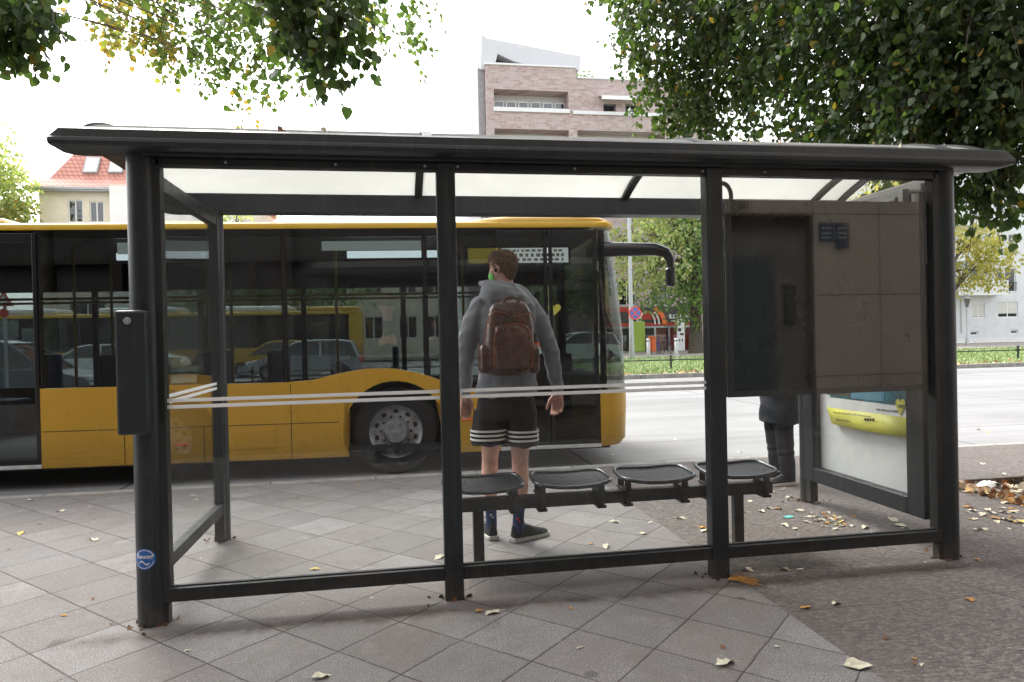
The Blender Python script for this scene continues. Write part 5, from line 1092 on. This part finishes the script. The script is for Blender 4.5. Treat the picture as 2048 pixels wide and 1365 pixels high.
# --- grey-white apartment block at the right
ab = empty('apartment_block', (0, 0, 0), 0, 'pale grey apartment block with balconies and roller shutters at the far right', 'building')
Ya = 46.0; x0 = 33.0; x1 = 62
def U(px, py): p = W(px, py, Ya); return p.x, p.z
Hl2 = []
def hole(pa, pb, ya, yb): a, z1 = U(pa, ya); b, z0 = U(pb, yb); Hl2.append((a, b, z0, z1))
hole(1945, 1970, 606, 636); hole(1996, 2036, 604, 635); hole(2060, 2085, 604, 634)
hole(1995, 2007, 542, 566); hole(2010, 2032, 537, 584); hole(2017, 2032, 468, 512); hole(1994, 2010, 470, 500); hole(2018, 2032, 400, 450); hole(1996, 2010, 404, 430); hole(1940, 1958, 476, 500); hole(1940, 1962, 540, 570); hole(2019, 2032, 335, 380)
hole(1941, 1956, 663, 671); hole(2022, 2036, 660, 668)
for x in (34, 36.5): Hl2.append((x, x+1.2, 1.6, 3))
m = MB(); wall_holes(m, x0, x1, 0, 17, Ya, Ya+.25, Hl2); m.verts([(x0, Ya, 0), (x0, Ya+10, 0), (x0, Ya+10, 17), (x0, Ya, 17)], [(0, 1, 2, 3)]); m.build('wall', M['render_grey'], ab, fixn=False)
for i, h in enumerate(Hl2): win(ab, *h, Ya+.1, mull=0 if h[1]-h[0] < 1 else 1, shutter=(.8 if i in (1, 2) else .97 if i == 0 else 0))
m = MB(); zb = U(1960, 655)[1]; m.box(x0, x1, Ya-.06, Ya-.003, 0, zb-.9); m.build('plinth', M['white_paint'], ab)
for za in (U(1960, 592)[1], U(1960, 525)[1], U(1960, 455)[1]):
    m = MB(); a = U(1912, 590)[0]-6; b = U(1992, 590)[0]; m.box(a, b, Ya-1.2, Ya-.01, za, za+.18); o = m.build('balcony', M['white_paint'], ab)
    m = MB(); m.box(a, b, Ya-1.2, Ya-1.15, za+.18, za+1.15); m.build('parapet', M['render_grey'], o)
for pa, pb, ya in ((2010, 2032, 566), (2017, 2032, 494)):
    m = MB(); a, zz = U(pa, ya); b = U(pb, ya)[0]; m.box(a, b, Ya-.12, Ya-.09, zz, zz+.04); q = a
    while q < b: m.box(q, q+.02, Ya-.12, Ya-.10, zz-.65, zz); q += .12
    m.build('railing', M['black'], ab)
m = MB(); q = U(1921, 640); m.box(q[0], q[0]+.06, Ya-.09, Ya-.065, .8, U(1921, 600)[1]); m.build('downpipe', M['galv'], ab)

# --- far trees
def far_tree(label, base, h, r0, bl, mats, leaf, per, name='street_tree'): return tree(name, label, base, h, r0, bl, mats, leaf, per, group=None, full=False, twig=.8)
tb_ = G(1392, 712, 0); tb_ = Vector((tb_.x, tb_.y, -.02)); dB = tb_.y
def tbl(lst, Yd): return [(tuple(W(px, py, Yd+dy)), r, k, mi) for px, py, dy, r, k, mi in lst]
far_tree('leafy green street tree with thick grey trunk in front of the red shop', W(1392, 706, 38.5), 9.5, .42,
    tbl([(1400,470,-1,1.9,1,0),(1350,450,0,1.6,1,1),(1300,470,-1,1.5,1,1),(1260,500,0,1.1,.8,1),(1330,520,-1.5,1.4,1,1),(1390,540,-1,1.5,1,0),(1290,550,-.5,1.1,.9,1),(1255,560,0,.8,.8,1),(1380,600,-.8,.9,1,0),(1330,585,-1,.9,.9,0),(1290,600,0,.5,.8,0),(1440,560,-1,1.3,1,0),(1450,480,0,1.8,1,0),(1380,400,0,1.8,1,0),(1320,410,0,1.5,1,1),(1250,460,0,.8,.7,1),(1350,625,-1,.45,1,0),(1410,625,-1,.6,1,0)], 38.5), ['leaf_green', 'leaf_pale'], .24, 15)
far_tree('pale yellow green street tree in front of the grey apartment block at the right edge', W(1900, 690, 40), 8, .3,
    tbl([(1960,480,0,1.3,1,0),(1990,510,0,1.3,1,0),(1940,530,0,1.2,1,0),(1980,550,0,.9,1,0),(1925,470,0,1.3,1,0),(1920,560,0,.7,1,0),(2010,480,0,.7,.8,0),(1750,420,0,2.2,1,0),(1850,450,0,2,1,0),(1780,370,0,1.5,1,0)], 40), ['leaf_yellow'], .24, 13)
far_tree('light green tree with orange lower leaves left of the red roofed house', W(-60, 700, 42), 11, .3,
    tbl([(-10,320,0,1.7,1,0),(10,370,0,1.5,1,0),(-20,400,0,1.9,1,0),(28,425,0,1.1,1,1),(0,440,0,1.3,1,1),(-70,330,0,2.4,1,0),(-15,270,0,1.0,.7,0),(35,395,0,.8,.9,0),(-60,420,0,2.5,1,0)], 42), ['leaf_pale', 'leaf_autumn'], .24, 13)
far_tree('broad green tree with forked trunk seen through the bus windows', W(560, 712, 39), 9, .38,
    tbl([(560,570,0,1.7,1,0),(500,590,0,1.4,1,0),(470,560,0,1.5,1,0),(620,560,0,1.6,1,0),(540,600,-1,1.0,1,0),(480,610,0,.7,1,0),(420,590,0,1.2,.9,0),(650,590,0,1.0,.9,0),(560,500,0,2.2,.8,0),(470,440,0,1.0,.8,1),(380,570,0,1.6,.9,0),(700,575,0,1.1,.8,0)], 39), ['leaf_green', 'leaf_pale'], .24, 12)
far_tree('green tree behind the front door of the bus', W(1130, 706, 40), 8, .3, tbl([(1130,560,0,1.6,1,0),(1170,590,0,1.1,1,0),(1080,570,0,1.5,1,0),(1200,560,0,1.2,1,0)], 40), ['leaf_green'], .24, 12)

# --- poles, signs, lamps, bollards, fence
p0 = G(1264, 718, .0); sp = empty('sign_pole', (p0.x, p0.y, 0), 0, 'tall pale street lighting pole with a round no stopping sign across the road', 'pole'); py_ = p0.y
zz = W(1258, 430, py_).z
m = MB(); m.tube([(0, 0, 0), (0, 0, 1.2), (0, 0, 5), (0, 0, zz+4)], [.15, .13, .10, .08], 16); m.build('pole', M['silver'], sp, smooth=60)
sz = W(1267, 627, py_).z; q = W(1268, 627, py_).x-p0.x
m = MB(); m.cyl((q, -.16, sz), (q, -.19, sz), .34, 32); o = m.build('no_stopping_sign', M['sign_red'], sp, smooth=40)
m = MB(); m.cyl((q, -.191, sz), (q, -.195, sz), .27, 32); m.build('blue_field', M['sign_blue'], o)
m = MB(); m.bar((q-.2, -.198, sz+.2), (q+.2, -.198, sz-.2), .01, .06, (1, 0, 1)); m.bar((q-.2, -.199, sz-.2), (q+.2, -.199, sz+.2), .012, .06, (1, 0, -1)); m.build('cross_bars', M['sign_red'], o)
tp = G(14, 712, ROADZ); tp = W(12, 700, 14); ts = empty('warning_sign', (tp.x, 14, ROADZ), 0, 'red bordered triangular warning sign on a grey pole seen through the bus door', 'sign')
m = MB(); m.cyl((0, 0, 0), (0, 0, 2.75), .035, 12); m.build('pole', M['galv'], ts, smooth=60)
def tri(r, y0, y1, cz): return MB().prism([(r*math.cos(a), cz+r*math.sin(a)) for a in (R(90), R(210), R(330))], 'y', y0, y1)
o = tri(.24, -.05, -.035, 2.52).build('sign_plate', M['sign_red'], ts); tri(.15, -.056, -.051, 2.52).build('white_field', M['white'], o)
m = MB(); m.cyl((0, -.04, 2.25), (0, -.05, 2.25), .10, 20); m.build('red_disc', M['sign_red'], ts)
lp = W(1935, 690, 40); sl = empty('street_lamp', (lp.x, 40, -.01), 0, 'old fashioned lantern street lamp in front of the grey apartment block', 'street lamp'); ht = W(1933, 588, 40).z
m = MB(); m.tube([(0, 0, 0), (0, 0, .5), (0, 0, .6), (0, 0, ht-.95)], [.13, .10, .055, .045], 12); m.build('post', M['galv'], sl, smooth=60)
m = MB(); m.loft([ell(0, 0, ht-.95, .09, .09, 6), ell(0, 0, ht-.35, .22, .22, 6)]); m.build('lantern', M['house_glass'], sl); m = MB(); m.loft([ell(0, 0, ht-.35, .26, .26, 6), ell(0, 0, ht-.12, .10, .10, 6), ell(0, 0, ht, .03, .03, 6)]); m.build('cap', M['galv'], sl)
pr_ = None
for px, lab in ((1297, 'grey bollard left of the parked bicycles'), (1353, 'grey bollard right of the parked bicycles, in front of the white banner')):
    b_ = G(px, 716, 0); e = empty('bollard', (b_.x, b_.y, -.015), 0, lab, 'bollard', 'bollards at the grass edge'); m = MB(); m.tube([(0, 0, 0), (0, 0, .85), (0, 0, .88), (0, 0, .93), (0, 0, 1.02), (0, 0, 1.06)], [.10, .10, .07, .11, .10, .03], 14); m.build('post', M['galv'], e, smooth=60); m = MB(); m.cyl((0, 0, 0), (0, 0, .06), .14, 14); m.build('foot', M['black'], e)
fx = G(1342, 740, 0); lf = empty('low_fence', (fx.x, fx.y, 0), 0, 'knee high black rail fence along the grass strip', 'fence')
m = MB(); m.cyl((-15, 0, .36), (70, 0, .36), .022, 8); m.build('rail', M['lamp_black'], lf)
for k in range(-5, 24):
    m = MB(); m.tube([(k*2.9, 0, 0), (k*2.9, 0, .42), (k*2.9, 0, .45), (k*2.9, 0, .50), (k*2.9, 0, .55)], [.04, .04, .03, .06, .02], 8); m.box(k*2.9-.07, k*2.9+.07, -.05, .05, .32, .40); m.build('post', M['lamp_black'], lf)
# bicycles
def bicycle(loc, rz, mat, label):
    b = empty('bicycle', loc, rz, label, 'bicycle', 'bicycles parked before the shop')
    for x in (-.52, .52):
        m = MB(); rg = [[(x+(.33+.018*math.cos(a))*math.cos(t), .018*math.sin(a), .34+(.33+.018*math.cos(a))*math.sin(t)) for a in np.linspace(0, 6.283, 6, endpoint=False)] for t in np.linspace(0, 6.283, 28, endpoint=False)]; m.loft(rg, loop=True); w_ = m.build('wheel', M['rubber'], b, smooth=60)
        m = MB()
        for t in np.linspace(0, math.pi, 9, endpoint=False): m.tube([(x+.31*math.cos(t), 0, .34+.31*math.sin(t)), (x-.31*math.cos(t), 0, .34-.31*math.sin(t))], .003, 3)
        m.build('spokes', M['galv'], w_)
    m = MB(); P = dict(bb=(-.05, 0, .30), st=(-.2, 0, .82), hd=(.36, 0, .85), hb=(.40, 0, .68), r=(-.52, 0, .34), f=(.52, 0, .34))
    for u_, v_ in (('bb', 'st'), ('st', 'hd'), ('bb', 'hb'), ('hd', 'hb'), ('r', 'bb'), ('r', 'st'), ('hb', 'f')): m.tube([P[u_], P[v_]], .019, 8)
    m.build('frame', M[mat], b, smooth=60); m = MB(); m.tube([(-.22, 0, .82), (-.24, 0, .93)], .014, 6); m.box(-.36, -.10, -.06, .06, .93, .98); m.build('saddle', M['black'], b, bevel=.02)
    m = MB(); m.tube([(.36, 0, .85), (.34, 0, 1.0)], .014, 6); m.tube([(.26, -.28, 1.02), (.34, -.1, 1.03), (.34, .1, 1.03), (.26, .28, 1.02)], .013, 6); m.build('handlebar', M['black'], b, smooth=60)
    m = MB(); m.box(-.75, -.3, -.07, .07, .70, .72); m.build('carrier', M['black'], b); return b
bk = G(1318, 708, 0)
bicycle((bk.x-.5, bk.y, -.015), R(70), 'red', 'red bicycle, nearest the grey bollard in the row before the shop'); bicycle((bk.x, bk.y+.1, -.015), R(62), 'purple', 'purple bicycle in the middle of the row before the shop'); bicycle((bk.x+.5, bk.y, -.015), R(40), 'dark_car', 'black bicycle at the right of the row before the shop')
# cars
def car(loc, rz, mat, label, L=4.2, H=1.45, hatch=True, name='parked_car'):
    c = empty(name, loc, rz, label, 'car'); Wd = 1.74; h = H
    low = [(-.5, .38), (-.49, .62), (-.46, .80), (-.2, .90), (.15, .90), (.30, .86), (.46, .68), (.495, .50), (.49, .28), (.42, .22)]
    def arch(cx, r=.34): return [(cx+r*math.cos(t), .30+r*math.sin(t)) for t in np.linspace(.15, math.pi-.15, 12)]
    poly = [(x*L, z) for x, z in low]+arch(.30*L)+[(.12*L, .2), (-.12*L, .2)]+arch(-.30*L)+[(-.43*L, .22), (-.49*L, .27)]
    m = MB(); m.prism(poly, 'y', -Wd/2, Wd/2); m.build('body', M[mat], c, bevel=.05, smooth=40)
    base = [(-.47, .82), (-.42 if hatch else -.36, h-.08), (-.30, h), (-.02, h), (.08, h-.07), (.27, .87)]
    m = MB(); rg = []
    for y, k in ((-Wd/2+.03, 0), (-Wd/2+.20, 1), (Wd/2-.20, 1), (Wd/2-.03, 0)): rg.append([(x*L*(1 if z < .9 else 1), y, z if k or z < .9 else .87) for x, z in base])
    lo = [[(x*L, s*(Wd/2-.03), z) if z < .9 else (x*L*.97, s*(Wd/2-.21), z) for x, z in base] for s in (-1, 1)]
    m.loft(lo); m.build('cabin_glass', M['car_glass'], c, smooth=30)
    m = MB(); a, b = lo
    for i in range(5): m.tube([Vector(a[i]), Vector(a[i+1])], .035, 6); m.tube([Vector(b[i]), Vector(b[i+1])], .035, 6)
    for q in (a, b): p1 = Vector(q[2]).lerp(Vector(q[3]), .55); m.tube([p1, Vector((p1.x, Vector(q[0]).y, .88))], .035, 6)
    m.verts([Vector(a[1])+Vector((0,0,.012)), Vector(a[2])+Vector((0,0,.014)), Vector(a[3])+Vector((0,0,.014)), Vector(a[4])+Vector((0,0,.012)), Vector(b[4])+Vector((0,0,.012)), Vector(b[3])+Vector((0,0,.014)), Vector(b[2])+Vector((0,0,.014)), Vector(b[1])+Vector((0,0,.012))], [(0, 1, 6, 7), (1, 2, 5, 6), (2, 3, 4, 5)])
    m.build('roof_frame', M[mat], c, smooth=50, fixn=False)
    for x in (-.30, .30):
        for s in (-1, 1): wheel(c, x*L, s*(Wd/2-.0), .31, .2, zc=.31, out=s, bolts=False)
    m = MB(); m.box(.44*L, .485*L, -Wd/2+.05, -Wd/2+.4, .60, .72); m.box(.44*L, .485*L, Wd/2-.4, Wd/2-.05, .60, .72); m.build('headlight', M['white_paint'], c)
    m = MB(); m.box(-.505*L, -.47*L, -Wd/2+.03, -Wd/2+.3, .62, .8); m.box(-.505*L, -.47*L, Wd/2-.3, Wd/2-.03, .62, .8); m.build('tail_lamp', M['sign_red'], c); return c
c1 = W(612, 700, 24); car((c1.x, 24, ROADZ), R(180), 'silver', 'silver hatchback car seen through the bus windows in front of the yellow car')
c1 = W(555, 700, 27); car((c1.x, 27, ROADZ), R(180), 'yellow', 'bright yellow car just behind the silver hatchback')
c1 = W(40, 700, 16); car((c1.x-.3, 16, ROADZ), R(0), 'grey_car', 'grey estate car seen through the glass of the middle bus door', 4.6, 1.62)
c1 = W(185, 690, 30); car((c1.x, 30, ROADZ), R(180), 'white_paint', 'white car across the street at the left, behind the bus side windows')
c1 = W(1165, 700, 30); car((c1.x, 31, ROADZ+.1), R(180), 'white_paint', 'white car on the far side glimpsed through the front door of the bus')
c1 = W(1450, 700, 42.2); car((c1.x+1.2, 42.8, ROADZ+.1), R(0), 'dark_car', 'dark car parked beyond the tree trunk at the right of the shop')
# second bus
Y2 = 32.0; xr = W(724, 640, Y2).x; b2 = empty('far_bus', (xr-6, Y2, ROADZ), 0, 'second yellow bus with white roof pods crossing on the far side of the street', 'bus'); rz2 = W(600, 623, Y2).z-ROADZ
def bx(nm, mat, *a, bev=.04): m = MB(); m.box(*a); return m.build(nm, M[mat], b2, bevel=bev)
bx('lower_body', 'yellow', -12, 5.95, 0, 2.5, .3, 1.15); bx('roof', 'yellow_hot', -12, 6.0, -.01, 2.51, rz2-.16, rz2)
bx('end_pillar', 'yellow_hot', 5.35, 6.0, -.005, 2.5, 1.151, rz2-.161); bx('roof_hood', 'yellow_hot', 3.2, 5.9, .1, 2.4, rz2+.002, rz2+.22, bev=.1)
m = MB(); m.box(-12, 5.34, .01, .03, 1.152, rz2-.162); o = m.build('window_band', M['bus_glass'], b2); m = MB(); m.box(-12, 5.34, 2.46, 2.48, 1.152, rz2-.162); m.build('window_band', M['bus_far_glass'], b2)
m = MB()
for x in (-12, -9.4, -6.8, -4.2, -1.6, 1.0, 3.6, 5.3): m.box(x-.05, x+.05, .035, 2.45, 2.3, rz2-.17); m.box(x-.05, x+.05, .035, .09, 1.152, 2.3)
m.box(-12, 5.3, .1, 2.4, .35, .45); m.build('window_posts', M['bus_dark'], b2)
for a, b_ in ((-11, -8), (-6.2, -2.6), (-.9, 2.6)): bx('roof_pod', 'white_paint', a, b_, .25, 2.3, rz2+.002, rz2+.3, bev=.12)
for x in (-9, -1.5, 3.2): wheel(b2, x, -.01, .48, .27, zc=.48)

# ================================================================ SMALL THINGS ON THE GROUND
def leaf_obj(k):
    r_ = random.Random(k); n = 12; pts = []
    for i in range(n):
        t = 2*math.pi*i/n; rr = .034*(1+.25*r_.uniform(-1, 1))*(1.25 if i == 0 else 1); pts.append((rr*math.cos(t)*1.15, rr*math.sin(t)*.9))
    m = MB(); c = m.bm.verts.new((0, 0, .006)); rg = [m.bm.verts.new((x, y, .001+r_.uniform(0, .006)+(r_.uniform(0, .012) if abs(y) > .018 else 0))) for x, y in pts]
    for i in range(n): m.bm.faces.new((c, rg[i], rg[(i+1) % n]))
    m.tube([(-.03, 0, .004), (-.05, .004, .005), (-.068, .012, .006)], .0012, 3)
    return m
LK = [('fallen_pale', 'pale cream fallen leaf lying on the pavement', 'cream fallen leaves'), ('fallen_orange', 'orange fallen leaf lying on the pavement', 'orange fallen leaves'), ('fallen_yellow', 'yellow fallen leaf lying on the pavement', 'yellow fallen leaves'), ('fallen_brown', 'brown fallen leaf lying on the pavement', 'brown fallen leaves')]
LM = {}
for ki, (mt_, _, _) in enumerate(LK):
    for v_ in range(3):
        o = leaf_obj(ki*7+v_).build('fallen_leaf', M[mt_], None, smooth=80, fixn=False); LM[ki, v_] = o.data; bpy.data.objects.remove(o)
lr = random.Random(11)
def drop_leaf(px, py, ki, s=1.0, lab=None):
    p = G(px, py, .003)
    if p.y > KY+.1: p = G(px, py, ROADZ+.005)
    o = bpy.data.objects.new('fallen_leaf', LM[ki, lr.randrange(3)]); S.collection.objects.link(o); o.location = p; o.rotation_euler = (lr.uniform(-.15, .15), lr.uniform(-.15, .15), lr.uniform(0, 6.28)); s *= .85; o.scale = (s, s*lr.uniform(.6, 1), s)
    _, l_, g_ = LK[ki]; tag(o, lab or l_, 'leaf', g_)
for a in ((42,1067,2,1.1),(122,1023,0,1),(60,1001,0,.8),(188,1080,0,1.1),(197,990,1,.6),(880,1115,0,1),(985,1226,0,1.1),(1285,1067,0,1),(1212,1093,0,1.1),(1452,1328,0,1.4),(1712,1333,0,1.4),(640,1355,0,1.1),(958,1222,1,.7),(1610,1216,1,.9),(720,972,1,.9),(630,1139,2,.8),(340,990,2,.9),(385,993,0,1),(390,1001,0,.9),
    (1230,1045,0,1.1),(1300,1046,0,.6),(1405,1056,1,1),(1410,1062,0,1),(1480,1057,0,.8),(1360,1037,0,1),(1490,1025,0,.8),(1523,1023,0,1),(1540,1017,0,1),(1556,1018,1,1),(1596,1022,0,1),(1571,1052,0,1.1),(1590,1058,0,.8),(1500,1003,0,.9),(1580,995,0,.9),(1565,980,0,.7),(1545,985,0,.7),(1785,1040,0,1.2),(1800,1052,0,1.2),(1812,1058,0,1),(1730,1055,0,1.2),(1495,1140,0,1),(1570,1140,0,.9),(1672,1208,0,.9),(1540,975,0,.8),
    (1935,1015,1,.9),(1945,1022,0,.9),(1975,1020,0,1.2),(1985,1026,0,1.3),(1963,1030,0,1.2),(2010,1026,0,1),(2025,1024,0,1),(1990,1037,1,1),(2007,1039,0,.8),(2020,1042,2,1.2),(2045,1044,2,1.2),(1950,1039,0,.8),(2018,1058,0,.6),(1955,1060,0,.7),(2036,1008,1,1),(2010,1006,0,.9),(1930,985,0,.8),(1965,928,0,1),(2010,950,0,1),(1940,1200,1,.8),(1955,1120,1,.7),(2015,972,0,1),(2035,975,0,1.2),(2030,985,0,1),(2044,982,0,1),(1990,967,0,1),(1290,947,0,.8),(1480,905,0,.8),(1420,915,0,.7),(1350,880,0,.9),(1540,895,0,.8),(1445,865,0,.7),(1960,860,0,1),(1975,865,2,1),(2020,835,0,.8),(1225,910,0,.8)):
    drop_leaf(*a)
for i in range(32):          # the swept heap under the board
    a = lr.gauss(0, 1); px = 1662+a*22+lr.gauss(0, 5); py = 1042+lr.gauss(0, 1)*9+a*3; drop_leaf(px, py, lr.choice([0, 0, 0, 1, 1, 2, 3]), lr.uniform(.5, .8))
for i in range(18): drop_leaf(lr.uniform(1930, 2060), lr.uniform(978, 1060), lr.choice([0, 0, 1, 3]), lr.uniform(.5, .9))
for i in range(16): drop_leaf(lr.uniform(0, 900), lr.uniform(985, 1330), lr.choice([0, 3, 1]), lr.uniform(.25, .5))
for i in range(22): drop_leaf(lr.uniform(1100, 1900), lr.uniform(960, 1330), lr.choice([0, 3, 1]), lr.uniform(.25, .55))
# litter drifted against the tree pit and round the post feet
n = 420; t = rng.random(n); cx = 6.0-.02-np.abs(rng.normal(0, .07, n)); cy = 1.75-t*1.9; pos = np.stack([cx, cy, .008+.03*rng.random(n)], 1)
n2 = 260; pos2 = np.stack([rng.uniform(6.1, 7.5, n2), rng.uniform(.25, 1.7, n2), -.02+.02*rng.random(n2)], 1)
n3 = 90; fx_ = np.array([(0, 0), (MX[0], 0), (MX[1], 0), (SL, 0), (0, SD), (SL, SD)])[rng.integers(0, 6, n3)]; pos3 = np.concatenate([fx_+rng.normal(0, .075, (n3, 2)), np.full((n3, 1), .006)], 1)
pos = np.concatenate([pos, pos2]); tip = rng.normal(size=(len(pos), 3))*np.array([1, 1, .25]); tag(leaf_mesh('leaf_litter', pos, tip, rng.uniform(.03, .07, len(pos)), M['litter'], None), kind='stuff')
tip = rng.normal(size=(n3, 3))*np.array([1, 1, .2]); tag(leaf_mesh('dry_debris', pos3, tip, rng.uniform(.012, .03, n3), M['fallen_brown'], None), kind='stuff')
n = 700; pos = np.stack([rng.uniform(GX, 40, n), GY+.15+np.abs(rng.normal(0, .5, n)), .02+.02*rng.random(n)], 1); tag(leaf_mesh('far_litter', pos, rng.normal(size=(n, 3))*np.array([1, 1, .3]), rng.uniform(.08, .14, n), M['litter'], None, False), kind='stuff')
# ticket, paper, cigarette end, palm-like dry frond by the third post
p = G(1577, 1034, .004); m = MB(); m.box(-.035, .035, -.025, .025, 0, .002); o = m.build('ticket', M['teal']); o.location = p; o.rotation_euler = (0, 0, .3); tag(o, 'small turquoise ticket lying on the dark paving', 'ticket')
p = G(1972, 978, .0); m = MB(); m.loft([ell(0, 0, 0, .09, .05, 14), ell(0, 0, .03, .115, .065, 14), ell(.01, 0, .055, .08, .04, 14), ell(.02, 0, .062, .02, .01, 14)]); o = m.build('crumpled_paper', M['paper'], smooth=70); noise_displace(o, lambda c: .006*np.sin(c[:, 0]*90)*np.cos(c[:, 1]*120)); o.location = p; o.rotation_euler = (0, 0, .5); tag(o, 'white crumpled paper lying by the tree pit at the right', 'paper')
p = G(1600, 1140, .005); m = MB(); m.cyl((-.02, 0, .004), (.02, .003, .004), .004, 8); o = m.build('cigarette_end', M['white'], smooth=50); o.location = p+Vector((.0, 0, 0)); tag(o, 'white cigarette end on the dark paving near the third post', 'cigarette end')
p = G(1455, 1163, 0); m = MB()
for i in range(26): a = lr.gauss(-.25, .35); L = lr.uniform(.08, .2); m.tube([(0, 0, .01), (L*.5*math.cos(a), L*.5*math.sin(a), .02), (L*math.cos(a), L*math.sin(a), .006)], .0018, 3)
o = m.build('dry_grass_tuft', M['fallen_orange']); o.location = p; tag(o, 'dry orange-brown grass tuft at the foot of the third shelter post', 'grass tuft')
# leaves lying on the gutter and roof edges
for px, Yd, zz_, ki in ((1065, SD+.05, 2.405, 1), (1633, SD+.05, 2.405, 1), (1455, SD+.05, 2.405, 2), (566, -.06, 2.395, 3), (650, -.06, 2.395, 0), (1500, -.06, 2.395, 2), (1560, -.06, 2.395, 1), (1800, -.06, 2.395, 0)):
    p = W(px, 300, Yd); o = bpy.data.objects.new('roof_leaf', LM[ki, 0]); S.collection.objects.link(o); o.location = (p.x, Yd, zz_+.015); o.rotation_euler = (1.1, .3, 1); tag(o, LK[ki][1].replace('lying on the pavement', 'caught on the edge of the shelter roof'), 'leaf', 'leaves caught on the shelter roof')
